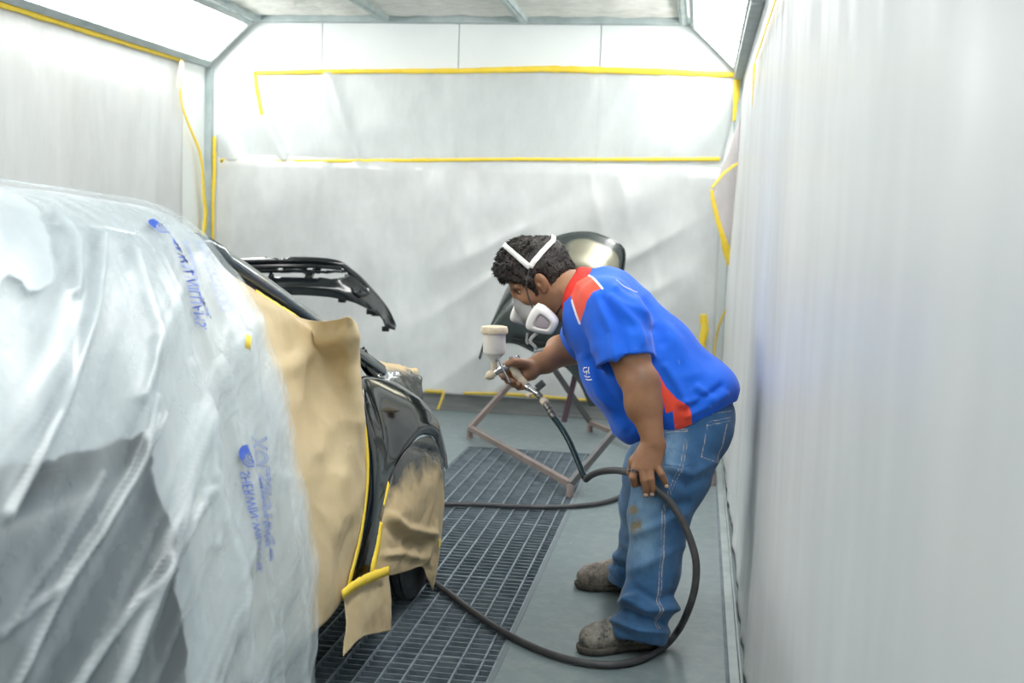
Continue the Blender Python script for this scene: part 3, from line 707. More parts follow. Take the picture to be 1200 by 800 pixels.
for pts, w_, a_ in (([(178, 490), (120, 600), (60, 700), (5, 810)], 5, .012), ([(168, 470), (150, 545), (110, 625), (60, 690), (-10, 745)], 4, .010), ([(232, 580), (190, 650), (130, 730), (75, 810)], 5, .012),
        ([(110, 282), (85, 380), (55, 490), (-10, 610)], 6, .018), ([(222, 430), (234, 520), (240, 640)], 6, .008), ([(272, 400), (280, 440), (284, 520), (282, 640), (276, 800)], 5, .008),
        ([(110, 560), (60, 650), (5, 725)], 3, .007), ([(150, 300), (170, 400), (150, 470)], 6, .010), ([(240, 560), (262, 660), (268, 800)], 5, .009), ([(60, 250), (80, 290), (70, 350)], 6, .012), ([(325, 560), (335, 680), (338, 800)], 4, .008)):
    ex += bumpline(S, pts, w_, a_)*side
disp = disp+ex.ravel()
flare = np.clip((.75-S[..., 2])/.75, 0, 1).ravel()
disp += flare*.02*(1+fbm(w2*.5, 1, 2, 4))*.6
S = S+N*np.maximum(disp, .002).reshape(nu, nv, 1)
S[..., 2] = np.maximum(S[..., 2], .006)
cover = empty('plastic_cover', (XC, 1.95, 0), 'crinkled translucent plastic cover with blue print draped over the rear half of the car', 'car cover')
film = sheet('film', S, cover_mat('cover_film', .16, .40), cover, 0)
crease = (np.clip(r1*lo*(1-.5*ed)*1.5, 0, 1)**1.5*(.75+.9*fbm(np.stack([c1*55, l1*6, 0*c1], 2), 1, 2))+.25*np.clip(r3*lo, 0, 1)+np.clip(ex.ravel()/.010, 0, 1)**2*(.6+.5*fbm(np.stack([c1*60, l1*4, 0*c1], 2), 1, 2, 5))).clip(0, 1)
set_attr(film, 'crease', crease)
def sdpoly(q, poly):
    """signed distance, positive inside, to a closed outline of survey points"""
    p = np.array(poly, float); d = np.full(len(q), 1e9)
    for i in range(len(p)):
        a, b = p[i-1], p[i]; ab = b-a; t = np.clip(((q-a)@ab)/(ab@ab+1e-9), 0, 1); d = np.minimum(d, np.linalg.norm(q-(a+t[:, None]*ab), axis=1))
    return np.where(inpoly(q, poly), d, -d)
# second layer: the folded-over part, missing low at the rear where the dark body shows through
def inpoly(q, poly):
    x, y = q[:, 0], q[:, 1]; c = np.zeros(len(q), bool); p = np.array(poly, float)
    for i in range(len(p)):
        a, b = p[i], p[i-1]
        c ^= ((a[1] > y) != (b[1] > y)) & (x < (b[0]-a[0])*(y-a[1])/(b[1]-a[1]+1e-12)+a[0])
    return c
S2 = S-N*.016*np.clip((S[..., 2:]-.02)/.1, .2, 1); q = proj(S2.reshape(-1, 3)); fc = np.array(gridfaces(nu, nv))
hole = [(-400, 575), (40, 543), (132, 520), (168, 507), (176, 540), (182, 566), (200, 606), (207, 640), (207, 690), (217, 768), (224, 900), (-400, 2200)]
qc = q[fc].mean(1); yc = S2.reshape(-1, 3)[fc].mean(1)
keep = ~((yc[:, 1] < 1.2) & (yc[:, 2] < 1.0)) & (yc[:, 0] > -2.2)
def sub(name, Sx, keep, mat, parent):
    f = fc[keep]; idx = np.unique(f); mp = -np.ones(nu*nv, int); mp[idx] = np.arange(len(idx))
    return mesh(name, Sx.reshape(-1, 3)[idx], mp[f], mat, parent, True), idx
m_in = plastic('cover_film_inner', (206, 218, 223), .62, .85, 5, (1, .8, .25, (.55, 0, 0)), .03, .4, bump=.25, bscale=14, bstretch=(1, .8, .25, (.55, 0, 0)), cut=True)
inner, ix = sub('inner_layer', S2, keep, m_in, cover)
set_attr(inner, 'cut', (-sdpoly(q, hole)+5*fbm(S2, 14, 3, 2))[ix])
S3 = S+N*.006
patch = [(-300, 120), (20, 228), (46, 244), (58, 285), (66, 326), (60, 333), (42, 342), (34, 340), (26, 328), (10, 322), (-2, 336), (-300, 420)]
q3 = proj(S3.reshape(-1, 3)); sd3 = sdpoly(q3, patch); k3 = (sd3[fc].max(1) > -6) & (yc[:, 0] > -1.8) & (yc[:, 1] > 1.2)
fold_o, ix = sub('folded_layer', S3, k3, m_in, cover); set_attr(fold_o, 'cut', (sd3+3*fbm(S3, 20, 3, 6))[ix])
# blue print, seen from the film's inner side so that it reads mirrored
bv = bvh_of(film)
m_ink = plain('blue_print', (34, 66, 168), (58, 92, 180), rough=.5, scale=40)
m_ink2 = plain('pale_blue_print', (88, 112, 176), (112, 134, 186), rough=.5, scale=40)
def text_mesh(body, size, outline=0.):
    c = bpy.data.curves.new('t', 'FONT'); c.body = body; c.size = size; c.resolution_u = 3
    if outline: c.fill_mode = 'NONE'; c.bevel_depth = outline; c.bevel_resolution = 0
    o = bpy.data.objects.new('t', c); COL.objects.link(o)
    dg = bpy.context.evaluated_depsgraph_get(); me = bpy.data.meshes.new_from_object(o.evaluated_get(dg))
    V = np.array([v.co[:] for v in me.vertices]); Fc = [tuple(p.vertices) for p in me.polygons]
    bpy.data.objects.remove(o); bpy.data.meshes.remove(me); bpy.data.curves.remove(c)
    return V, Fc
def print_on(name, V, Fc, a, b, mat, squash=1., drop=0., off=.006):
    """lays mirrored lettering on the film from survey point a to b"""
    pa, na = snap(bv, *a); pb, nb = snap(bv, *b)
    if pa is None or pb is None: print('NO FILM AT', a, b); return
    x = pb-pa; Lx = np.linalg.norm(x); x /= Lx; n = na+nb; n -= x*(n@x); n /= np.linalg.norm(n)
    y = np.cross(x, n)                                  # mirrored: up of the letters on the wrong side
    s = Lx/(V[:, 0].max()-V[:, 0].min()); W = []
    for q in V:
        p = pa+x*(q[0]-V[:, 0].min())*s+y*(q[1]*s*squash+drop)
        h = bv.ray_cast(Vector(p+n*.2), Vector(-n))
        W.append(np.array(h[0])+n*off if h[0] is not None else p+n*off)
    return mesh(name, W, Fc, mat, cover, False)
V, Fc = text_mesh('SHERWIN-WILLIAMS.', .1)
V2, Fc2 = text_mesh('automotive finishes', .1)
V3, Fc3 = text_mesh('XOLSSIGTSQO', .1, .0013)
print_on('printed_lettering', V, Fc, (202, 280), (241, 387), m_ink, 1.7)
print_on('printed_lettering', V2, Fc2, (214, 283), (243, 372), m_ink2, 1.2, -.012)
print_on('printed_lettering', V3, Fc3, (236, 284), (272, 366), m_ink2, 1.6)
print_on('printed_lettering', V[:], Fc, (291, 552), (305, 670), m_ink, 1.6)
print_on('printed_lettering', V2, Fc2, (303, 560), (311, 640), m_ink, 1.1, -.006)
print_on('printed_lettering', V3, Fc3, (310, 512), (319, 658), m_ink, 1.9)
def logo(cx, cy, r):
    """small globe with paint running over it"""
    V = []; F = []
    def ring(r0, r1, a0=0., a1=2*PI, n=28, ox=0., oy=0.):
        k = len(V)
        for i in range(n+1):
            a = a0+(a1-a0)*i/n; V.extend([(ox+r0*math.cos(a), oy+r0*math.sin(a), 0), (ox+r1*math.cos(a), oy+r1*math.sin(a), 0)])
        F.extend([(k+2*i, k+2*i+1, k+2*i+3, k+2*i+2) for i in range(n)])
    ring(.86, 1.); ring(.26, .36); ring(.56, .66)
    ring(.45, .95, .3, PI*.8); ring(.3, .9, 1.2, PI*1.25, 12, -.25, .4); ring(0, .22, 0, 2*PI, 10, .9, -.4)
    p0, n0 = snap(bv, cx, cy); n0 = n0/np.linalg.norm(n0); x = np.cross([0, 0, 1.], n0); x /= np.linalg.norm(x); y = np.cross(n0, x)
    W = []
    for q in V:
        p = p0+(x*q[0]+y*q[1])*r; h = bv.ray_cast(Vector(p+n0*.2), Vector(-n0)); W.append(np.array(h[0])+n0*.006 if h[0] is not None else p)
    mesh('printed_emblem', W, F, m_ink, cover, False)
logo(292, 536, .023); logo(188, 267, .023)
# ------------------------------------------------------------------ unpainted parts waiting at the back
m_gloss = NT('bumper_black'); m_gloss.pbr(lin((22, 27, 29)), .16, 0, None, .5, coat=.4); m_gloss = m_gloss.m
def depth_px(pts, ys):
    return [P(a, b, Y=y) for (a, b), y in zip(pts, ys)]
# front bumper skin standing behind the car
nu, nv = 150, 44
tp = [(120, 318), (200, 307), (270, 303), (320, 301), (352, 301), (385, 303), (401, 307), (412, 315), (424, 325), (436, 338), (445, 348), (456, 363), (464, 380)]
bt = [(120, 356), (200, 350), (270, 346), (320, 345), (352, 345), (380, 347), (398, 350), (414, 354), (430, 361), (441, 366), (449, 374), (453, 383), (464, 386)]
yt = [6.9, 6.72, 6.6, 6.55, 6.54, 6.56, 6.58, 6.62, 6.70, 6.80, 6.88, 6.98, 7.05]
T = cr(depth_px(tp, yt), nu); B = cr(depth_px(bt, [y-.02 for y in yt]), nu)
v = np.linspace(0, 1, nv)[None, :, None]; S = T[:, None]*(1-v)+B[:, None]*v
u1 = np.linspace(0, 1, nu)[:, None]; v1 = np.linspace(0, 1, nv)[None]
prof = .05*np.exp(-((v1-.08)/.1)**2)+.02*np.exp(-((v1-.33)/.08)**2)+.10*np.exp(-((v1-.78)/.2)**2)
fade = np.clip((.80-u1)/.25, 0.25, 1)
S[..., 1] -= prof*fade
S[..., 2] += .012*np.exp(-((v1-.5)/.05)**2)*fade
fc = np.array(gridfaces(nu, nv)); q = proj(S.reshape(-1, 3))[fc].mean(1)
cut = np.zeros(len(fc), bool)
for poly in ([(130, 326), (316, 319.5), (316, 325), (130, 333)], [(320, 319.5), (357, 319.5), (357, 325), (320, 325)], [(368, 320.5), (409, 319.5), (402, 325), (390, 327), (368, 325.5)],
             [(376, 313), (401, 312.5), (402, 316), (376, 317)], [(325, 313.5), (331, 313.5), (331, 316), (325, 316)], [(361, 313), (366, 313), (366, 315.5), (361, 315.5)],
             [(312, 299), (336, 299), (336, 302.6), (326, 304), (324, 302.6), (312, 302.6)]):
    cut |= inpoly(q, poly)
bump_e = empty('front_bumper', (-2.3, 6.6, 0), 'black front bumper skin with grille slots held up behind the car, by the back wall', 'bumper')
mesh('bumper_skin', S.reshape(-1, 3), fc[~cut], m_gloss, bump_e, True, thick=.008)
# clip tabs along the lower edge and a fog lamp bezel
mb = MB()
for x, y in ((401, 350), (434, 364), (440, 366), (452, 384)):
    c = P(x, y, Y=6.72 if x < 420 else 6.84 if x < 445 else 7.0); mb = MB(); mb.box((c[0]-.022, c[1]-.012, c[2]-.022), (c[0]+.022, c[1]+.012, c[2]+.01)); mb.build('clip_tab', m_black_s, bump_e, bevel=.003)
pts = [P(412, 337, Y=6.6), P(417, 343, Y=6.6), P(424, 346, Y=6.62), P(431, 343, Y=6.66), P(430, 338, Y=6.67)]
mb = MB(); mb.tube(cr(pts, 20), .010, 8); mb.build('fog_lamp_rim', m_gloss, bump_e, True)
pts = [P(225, 316, Y=6.62), P(300, 312, Y=6.52), P(360, 311.5, Y=6.50), P(400, 314, Y=6.56)]
mb = MB(); mb.tube(cr(pts, 30), .012, 8); mb.build('grille_bar', m_black_s, bump_e, True)
# plain trestle that carries it, behind the car
st = empty('bumper_trestle', (-2.3, 6.75, 0), 'low steel trestle under the bumper, hidden behind the car', 'stand')
m_tube = plain('painted_tube_steel', (136, 122, 116), (118, 106, 102), rough=.55, scale=10); m_tube2 = plain('dull_tube_steel', (96, 96, 96), (84, 84, 86), rough=.5, scale=12)
mb = MB(); mb.bar((-3.1, 6.72, .92), (-2.35, 6.72, .92), .03); mb.build('top_rail', m_tube2, st)
for x in (-3.05, -2.4):
    for y in (6.45, 6.99):
        mb = MB(); mb.bar((x, y, .0), (x, 6.72, .91), .03); mb.build('leg', m_tube2, st)

# folding tube stand by the grating
a0, a1 = P(551, 503.5, Y=7.62), P(668, 573, Y=6.16); a0[2] = a1[2] = .065
nn = np.array([a1[1]-a0[1], -(a1[0]-a0[0])]); nn /= np.linalg.norm(nn); nn = np.array([-nn[0], -nn[1]]) if nn[0] < 0 else nn
if nn[0] < 0: nn = -nn
b0 = np.array([-.69, 8.12, .065]); b1 = b0+(a1-a0)*1.0
upA = P(606, 441, Y=7.86)-a0; upA = upA/upA[2]
upB = P(643, 423, Y=7.95)-b0; upB = upB/upB[2]
stand = empty('tube_stand', ((a0+b0)[0]/2, (a0+b1)[1]/2, 0), 'folding grey steel tube stand straddling the far grating behind the painter', 'stand')
hA, hB = .60, .62
for nm, base, uv, h, mt in (('leg_frame', (a0, a1), upA, hA, m_tube), ('leg_frame', (b0, b1), upB, hB, m_tube2)):
    e2 = MB(); p0, p1 = base
    e2.bar(p0, p1, .034); fr = e2.build('foot_rail', m_tube, stand, bevel=.003)
    for p in (p0, p1):
        e2 = MB(); e2.bar(p, p+uv*h, .034); e2.build('leg', m_tube2 if p is not a0 else m_tube, stand, bevel=.003)
    for p in (p0, p1):
        e2 = MB(); e2.lathe([(.012, .07), (.02, .06), (.02, .012), (.024, .0)], (p[0], p[1], 0), (0, 0, 1), 14); e2.build('foot', m_tube, stand, True)
c = P(661, 494, Y=7.75); c[2] = max(c[2], .03)
mb = MB(); mb.bar(c, P(678, 424, Y=7.75), .036); mb.build('brace', plain('purple_brown_tube', (88, 66, 76), (78, 60, 70), rough=.5), stand, bevel=.003)

# fender panel hung on the stand for spraying
Ypn = 7.42
A = [(562, 421), (566, 410), (576, 404), (590, 402), (606, 403.5), (622, 411), (644, 420), (662, 430), (678, 448), (691, 476)]
B = [(561, 419), (568, 398), (577, 377), (593, 341), (612, 310), (632, 290), (655, 276), (684, 271), (706, 276), (730, 291), (729, 322), (727, 360), (722, 410), (706, 475)]
dA = [7.52, 7.50, 7.47, 7.45, 7.44, 7.44, 7.46, 7.48, 7.5, 7.5]
A3 = cr([P(a, b, Y=y) for (a, b), y in zip(A, dA)], 80)
B3 = cr([P(a, b, Y=7.52+.0*i) for i, (a, b) in enumerate(B)], 80)
v = np.linspace(0, 1, 30); S = A3[:, None]*(1-v[None, :, None])+B3[:, None]*v[None, :, None]
u = np.linspace(0, 1, 80)[:, None]
S[..., 1] -= .16*np.sin(u*PI)**.8*np.sin(v[None]*PI*.92)**.8-.05*np.exp(-((v[None]-.62)/.1)**2)*np.sin(u*PI)
m_pan = NT('fender_panel_black'); _a = m_pan.ramp(m_pan.math('ADD', m_pan.attr('painted_gleam'), m_pan.math('MULTIPLY', m_pan.math('SUBTRACT', m_pan.noise(7, 4), .5), .5)), .35, .75); m_pan.pbr(m_pan.mix(_a, lin((58, 65, 64)), lin((168, 165, 146))), .26, m_pan.math('MULTIPLY', _a, .7), None, .5, coat=.4); m_pan = m_pan.m
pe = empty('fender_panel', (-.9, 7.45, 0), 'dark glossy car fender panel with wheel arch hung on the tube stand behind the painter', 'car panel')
sk = sheet('panel_skin', S, m_pan, pe, .004); painted_gleam = np.clip((v[None]-.56)/.06, 0, 1)*np.clip((.95-v[None])/.03, 0, 1)*np.clip((u-.40)/.08, 0, 1); set_attr(sk, 'painted_gleam', painted_gleam.ravel())  # upper zone paler and metallic: a bright reflection painted into the colour
S2 = np.stack([B3, B3+np.array([.012, -.05, .0]), B3+np.array([.0, -.055, -.01])], 1)[28:]; sheet('return_flange', S2, m_gloss, pe, .003)
S2 = np.stack([A3, A3+np.array([0, .05, .0])], 1); sheet('arch_lip', S2, m_gloss, pe, .003)
# inner bracket ledge low on the panel, where the clamp sits
mb = MB(); mb.bar(P(600, 398, Y=7.40), P(640, 404, Y=7.36), .05, .03); mb.build('bracket', m_black_s, pe, bevel=.004)
mb = MB(); mb.bar(P(626, 411, Y=7.36), P(645, 408, Y=7.36), .03, .02); mb.build('clamp', m_metal, pe, bevel=.004)

# ------------------------------------------------------------------ air hoses
m_hose = plain('rubber_hose', (74, 74, 76), (60, 60, 62), rough=.5, scale=16, bump=.15)
m_whip = plain('dark_teal_hose', (30, 58, 60), (24, 46, 50), rough=.22, scale=20)
G = lambda x, y: P(x, y, Z=.0145)
hp = [P(649, 489, Y=4.42), P(659, 503, Y=4.40), P(668, 519, Y=4.37), P(677, 540, Y=4.33), P(683, 555, Y=4.30), P(686.5, 561.5, Y=4.29)]
hp2 = [P(686.5, 561.5, Y=4.29), P(694, 556, Y=4.24), P(706, 552, Y=4.17), P(722, 551, Y=4.08), P(738, 554, Y=3.97), P(748, 560, Y=3.925), P(758, 566, Y=3.918), P(769, 573, Y=3.915), P(785, 588, Y=3.91), P(800, 611, Y=3.90), P(811, 638, Y=3.89), P(816, 662, Y=3.88), P(814, 690, Y=3.88), P(806, 716, Y=3.90)]
hp3 = [P(795, 738, Z=.06), G(778, 757), G(750, 772.5), G(718, 778.5), G(684, 776), G(648, 767), G(612, 752), G(578, 733), G(548, 712), G(522, 692), G(500, 678), G(470, 664), G(430, 655)]
hose = empty('air_hose', (-.2, 3.9, 0), 'dark air hose looping from the spray gun past the painter\'s hand to the car', 'hose')
mb = MB(); mb.tube(cr(hp, 40), .0115, 12); mb.build('whip_hose', m_whip, hose, True)
mb = MB(); mb.tube(cr(hp2+hp3, 190), .0125, 12); mb.build('rubber_hose', m_hose, hose, True)
mb = MB(); h2 = [G(440, 592), G(480, 590), G(520, 590.5), G(560, 591), G(600, 593), G(640, 594), G(676, 592.5), G(704, 589), G(724, 583), G(742, 574), G(762, 566), G(782, 563), G(800, 566)]
mb.tube(cr(h2, 100), .0125, 12)
setp(mb.build('air_hose', m_hose, None, True), 'straight dark hose lying across the far grating behind the painter\'s legs', 'hose')
# ------------------------------------------------------------------ the painter
class Field:
    """blended solids on a grid, turned into one continuous skin"""
    def __init__(s, lo, hi, h):
        s.lo = np.array(lo, float); s.h = h
        s.n = np.ceil((np.array(hi, float)-s.lo)/h).astype(int)+1
        s.D = np.full(s.n, .12, np.float32)
    def block(s, lo, hi):
        a = np.maximum(0, np.floor((np.array(lo)-s.lo)/s.h).astype(int)); b = np.minimum(s.n, np.ceil((np.array(hi)-s.lo)/s.h).astype(int)+1)
        if (b <= a).any(): return None, None
        ax = [(s.lo[i]+np.arange(a[i], b[i])*s.h).astype(np.float32) for i in range(3)]
        return tuple(slice(a[i], b[i]) for i in range(3)), (ax[0][:, None, None], ax[1][None, :, None], ax[2][None, None, :])
    def put(s, d, sl, k, op):
        A = s.D[sl]
        if op == 'sub':
            d = -d
            if k: hh = np.clip(.5-.5*(A-d)/k, 0, 1); r = A*(1-hh)+d*hh+k*hh*(1-hh)
            else: r = np.maximum(A, d)
        else:
            if k: hh = np.clip(.5+.5*(d-A)/k, 0, 1); r = A*hh+d*(1-hh) if False else d*(hh*0)+(A*(hh)+d*(1-hh)-k*hh*(1-hh))
            else: r = np.minimum(A, d)
            if k:
                hh = np.clip(.5+.5*(A-d)/k, 0, 1); r = A*(1-hh)+d*hh-k*hh*(1-hh)
        s.D[sl] = r
    def cone(s, a, b, ra, rb, k=.02, op='add', sq=None):
        """tapering limb from a to b; sq=(axis vector, factor) flattens it along one direction"""
        a = np.array(a, float); b = np.array(b, float); m = max(ra, rb)+k+.02
        sl, g = s.block(np.minimum(a, b)-m, np.maximum(a, b)+m)
        if sl is None: return s
        ab = b-a; L2 = ab@ab+1e-12
        px = [g[i]-a[i] for i in range(3)]
        t = np.clip((px[0]*ab[0]+px[1]*ab[1]+px[2]*ab[2])/L2, 0, 1)
        q = [px[i]-t*ab[i] for i in range(3)]
        if sq is not None:
            ax = np.array(sq[0], float); ax /= np.linalg.norm(ax); dd = q[0]*ax[0]+q[1]*ax[1]+q[2]*ax[2]
            q = [q[i]+dd*ax[i]*(1/sq[1]-1) for i in range(3)]
        d = np.sqrt(q[0]**2+q[1]**2+q[2]**2)-(ra+(rb-ra)*t)
        if sq is not None and sq[1] < 1: d = d*(.5+.5*sq[1])
        s.put(d.astype(np.float32), sl, k, op); return s
    def chain(s, pts, rr, k=.02, op='add', sq=None):
        for i in range(len(pts)-1): s.cone(pts[i], pts[i+1], rr[i], rr[i+1], k, op, sq)
        return s
    def ell(s, c, r, axes=None, k=.02, op='add'):
        """ellipsoid: r along the three axes (rows)"""
        c = np.array(c, float); r = np.array(r, float); ax = np.eye(3) if axes is None else np.array(axes, float)
        ext = np.sqrt(((ax*r[:, None])**2).sum(0))+k+.02
        sl, g = s.block(c-ext, c+ext)
        if sl is None: return s
        q = [sum((g[i]-c[i])*ax[j, i] for i in range(3)) for j in range(3)]
        k0 = np.sqrt(sum((q[j]/r[j])**2 for j in range(3))); k1 = np.sqrt(sum((q[j]/r[j]**2)**2 for j in range(3)))
        d = np.where(k1 < 1e-6, -r.min(), k0*(k0-1)/np.maximum(k1, 1e-6))
        s.put(d.astype(np.float32), sl, k, op); return s
    def cut(s, p, n):
        """keeps the side n points away from"""
        p = np.array(p, float); n = np.array(n, float); n /= np.linalg.norm(n)
        sl, g = s.block(s.lo, s.lo+s.n*s.h)
        d = sum((g[i]-p[i])*n[i] for i in range(3)); s.D = np.maximum(s.D, d.astype(np.float32)); return s
    def skin(s, smooth=2):
        D = s.D; I = D < 0; n = D.shape
        c = np.zeros((n[0]-1, n[1]-1, n[2]-1), np.int8); sh = [(i, j, k) for i in (0, 1) for j in (0, 1) for k in (0, 1)]
        sl = lambda o: tuple(slice(o[i], n[i]-1+o[i]) for i in range(3))
        for o in sh: c += I[sl(o)]
        act = (c > 0) & (c < 8); ijk = np.argwhere(act); N = len(ijk)
        idx = -np.ones(act.shape, np.int32); idx[act] = np.arange(N)
        acc = np.zeros((N, 3)); cnt = np.zeros(N)
        for o in sh:
            for a in range(3):
                if o[a]: continue
                o2 = list(o); o2[a] = 1
                d0 = D[tuple((ijk+o).T)]; d1 = D[tuple((ijk+o2).T)]; m = (d0 < 0) != (d1 < 0)
                t = np.where(m, d0/np.where(m, d0-d1, 1), 0)
                p = np.tile(np.array(o, float), (N, 1)); p[:, a] = t
                acc[m] += p[m]; cnt[m] += 1
        V = s.lo+(ijk+acc/cnt[:, None])*s.h
        F = []
        for a in range(3):
            b, e = (a+1) % 3, (a+2) % 3
            s0 = [slice(None)]*3; s1 = [slice(None)]*3; s0[a] = slice(0, n[a]-1); s1[a] = slice(1, n[a])
            for ax in (b, e):
                s0[ax] = slice(1, n[ax]-1); s1[ax] = slice(1, n[ax]-1)
            A0, A1 = I[tuple(s0)], I[tuple(s1)]; w = np.argwhere(A0 != A1)
            if not len(w): continue
            flip = A0[tuple(w.T)]
            base = w.copy(); base[:, b] += 1; base[:, e] += 1
            def at(db, de):
                q = base.copy(); q[:, b] -= db; q[:, e] -= de; return idx[tuple(q.T)]
            f = np.stack([at(1, 1), at(0, 1), at(0, 0), at(1, 0)], 1); f[~flip] = f[~flip][:, ::-1]; F.append(f)
        F = np.vstack(F)
        for it in range(smooth):
            S_ = np.zeros_like(V); k = np.zeros(len(V))
            for i in range(4):
                for j in ((i+1) % 4, (i+3) % 4):
                    np.add.at(S_, F[:, i], V[F[:, j]]); np.add.at(k, F[:, i], 1)
            V = V*.45+.55*S_/np.maximum(k, 1)[:, None]
        return V, F
def vnormals(V, F):
    n = np.cross(V[F[:, 2]]-V[F[:, 0]], V[F[:, 3]]-V[F[:, 1]]); N = np.zeros_like(V)
    for i in range(4): np.add.at(N, F[:, i], n)
    return N/(np.linalg.norm(N, axis=1, keepdims=True)+1e-12)
def dline(q, pts):
    p = np.array(pts, float); d = np.full(len(q), 1e9)
    for i in range(len(p)-1):
        a, b = p[i], p[i+1]; ab = b-a; t = np.clip(((q-a)@ab)/(ab@ab+1e-9), 0, 1); d = np.minimum(d, np.linalg.norm(q-(a+t[:, None]*ab), axis=1))
    return d
def pset(name, V, F, mat, parent, attrs=None):
    o = mesh(name, V, F, mat, parent, True)
    for k, v in (attrs or {}).items(): set_attr(o, k, v)
    return o
J = lambda x, y, Y: P(x, y, Y=Y)
person = empty('person', (-.2, 4.25, 0), 'painter in blue and red polo shirt, jeans and respirator, bending forward with a spray gun', 'person')

# --- joints
pel = J(806, 482, 4.22)
hipN, kneeN, ankN = J(800, 512, 4.09), J(771, 605, 4.04), J(752, 728, 3.95)
hipF, kneeF, ankF = J(790, 508, 4.36), J(757, 592, 4.47), J(741, 668, 4.53)
shN, elN, wrN = J(716, 364, 4.045), J(750, 446, 3.965), J(766, 518, 3.925)
shF, elF, wrF = J(703, 352, 4.44), J(694, 394, 4.64), J(622, 431, 4.54)
neckB, neckT = J(684, 344, 4.245), J(654, 345, 4.24)
tax = J(712, 378, 4.23)-J(800, 478, 4.22); tax /= np.linalg.norm(tax)           # up the spine
lat = np.array([0, -1., 0]); lat -= tax*(lat@tax); lat /= np.linalg.norm(lat); fro = np.cross(tax, lat)
if fro[0] > 0: fro = -fro
TA = [tax, lat, fro]
# --- head frame
pit, yaw = math.radians(36), math.radians(14)
hf = np.array([-math.cos(pit)*math.cos(yaw), -math.cos(pit)*math.sin(yaw), -math.sin(pit)])
hl = np.cross([0, 0, 1.], hf); hl /= np.linalg.norm(hl); hu = np.cross(hf, hl)
HC = J(627, 318, 4.25); HA = [hf, hl, hu]
H = lambda f, l, u: HC+hf*f+hl*l+hu*u

h = .004
B = Field((-1.0, 3.72, -.02), (.32, 4.82, 1.48), h)
# torso core under the clothes
B.ell(J(722, 382, 4.24), (.19, .175, .135), TA, .05).ell(J(752, 425, 4.23), (.19, .165, .15), TA, .06).ell(J(795, 468, 4.22), (.15, .155, .14), TA, .06)
B.chain([hipN, kneeN, ankN], (.085, .06, .045), .04).chain([hipF, kneeF, ankF], (.085, .06, .045), .04)
B.chain([ankN, ankN+[-.08, 0, -.03]], (.035, .02)).chain([ankF, ankF+[-.02, 0, -.03]], (.035, .02))
# neck
B.chain([J(700, 352, 4.24), neckB, J(664, 340, 4.24), H(-.045, 0, -.06)], (.085, .072, .066, .068), .03)
B.chain([J(676, 372, 4.235), H(.0, 0, -.125)], (.055, .045), .03)
# near arm
B.chain([shN, J(734, 410, 4.0), elN], (.072, .064, .056), .03).chain([elN, J(756, 474, 3.955), wrN], (.056, .056, .036), .02)
B.ell(J(741, 425, 3.985), (.07, .056, .052), [(elN-shN)/np.linalg.norm(elN-shN), [0, 1, 0], [1, 0, 0]], .03)
B.ell(J(752, 462, 3.955), (.08, .052, .054), [(wrN-elN)/np.linalg.norm(wrN-elN), [0, 1, 0], [1, 0, 0]], .03)
B.ell(J(764, 452, 3.975), (.022, .02, .022), None, .025)
# far arm
B.chain([shF, elF], (.07, .054), .03).chain([elF, J(665, 410, 4.6), J(640, 423, 4.565), wrF], (.054, .054, .044, .033), .025)
B.ell(J(668, 409, 4.6), (.07, .05, .05), [(wrF-elF)/np.linalg.norm(wrF-elF), [0, 1, 0], [0, 0, 1]], .03)

# head: skull, face, jaw
B.ell(HC, (.104, .079, .100), HA, .02)
B.ell(H(.012, 0, -.05), (.088, .071, .09), HA, .03)
B.ell(H(.052, 0, -.085), (.046, .054, .058), HA, .03)                         # muzzle
B.ell(H(.050, 0, -.142), (.032, .036, .024), HA, .03)                         # chin
for s_ in (1, -1):
    B.cone(H(-.01, .062*s_, -.10), H(.045, .03*s_, -.140), .022, .018, .03)   # jaw
    B.ell(H(.066, .044*s_, -.06), (.026, .026, .022), HA, .025)               # cheekbone
    B.ell(H(.091, .032*s_, -.022), (.018, .020, .014), HA, .012, 'sub')       # eye socket
    B.ell(H(.079, .032*s_, -.023), (.0135, .0145, .0125), HA, .004)           # lids over the eyeball
    B.cone(H(.098, .014*s_, -.004), H(.088, .052*s_, -.003), .0085, .006, .014)   # brow
    B.ell(H(.100, .0125*s_, -.072), (.009, .0085, .008), HA, .008)            # nostril wing
    # ear
    E0 = H(.012, .076*s_, -.036); ea = [hf*.95+hu*.2, hl*s_, hu*.95-hf*.2]
    eo = [np.array(v_)/np.linalg.norm(v_) for v_ in (hf*.9-hl*s_*.45, hl*s_*.9+hf*.45, hu)]
    B.ell(E0+hl*s_*.010-hf*.004, (.024, .012, .037), eo, .006)
    B.ell(E0+eo[1]*.024+hf*.001, (.016, .012, .027), eo, .003, 'sub')
    B.ell(E0+hl*s_*.010+hf*.010-hu*.004, (.006, .007, .009), eo, .004)
    B.ell(E0+hl*s_*.006+hf*.004-hu*.030, (.009, .007, .010), eo, .006)
    B.chain([E0+hl*s_*.013+hf*.004+hu*.012, E0+hl*s_*.014-hf*.008+hu*.010, E0+hl*s_*.014-hf*.008-hu*.012], (.0035, .004, .0035), .004)
B.cone(H(.102, 0, -.012), H(.114, 0, -.062), .010, .0125, .014)                # nose
B.ell(H(.114, 0, -.066), (.012, .013, .011), HA, .01)
B.cone(H(.098, -.02, -.104), H(.098, .02, -.104), .007, .007, .008).cone(H(.095, -.018, -.117), H(.095, .018, -.117), .008, .008, .008)

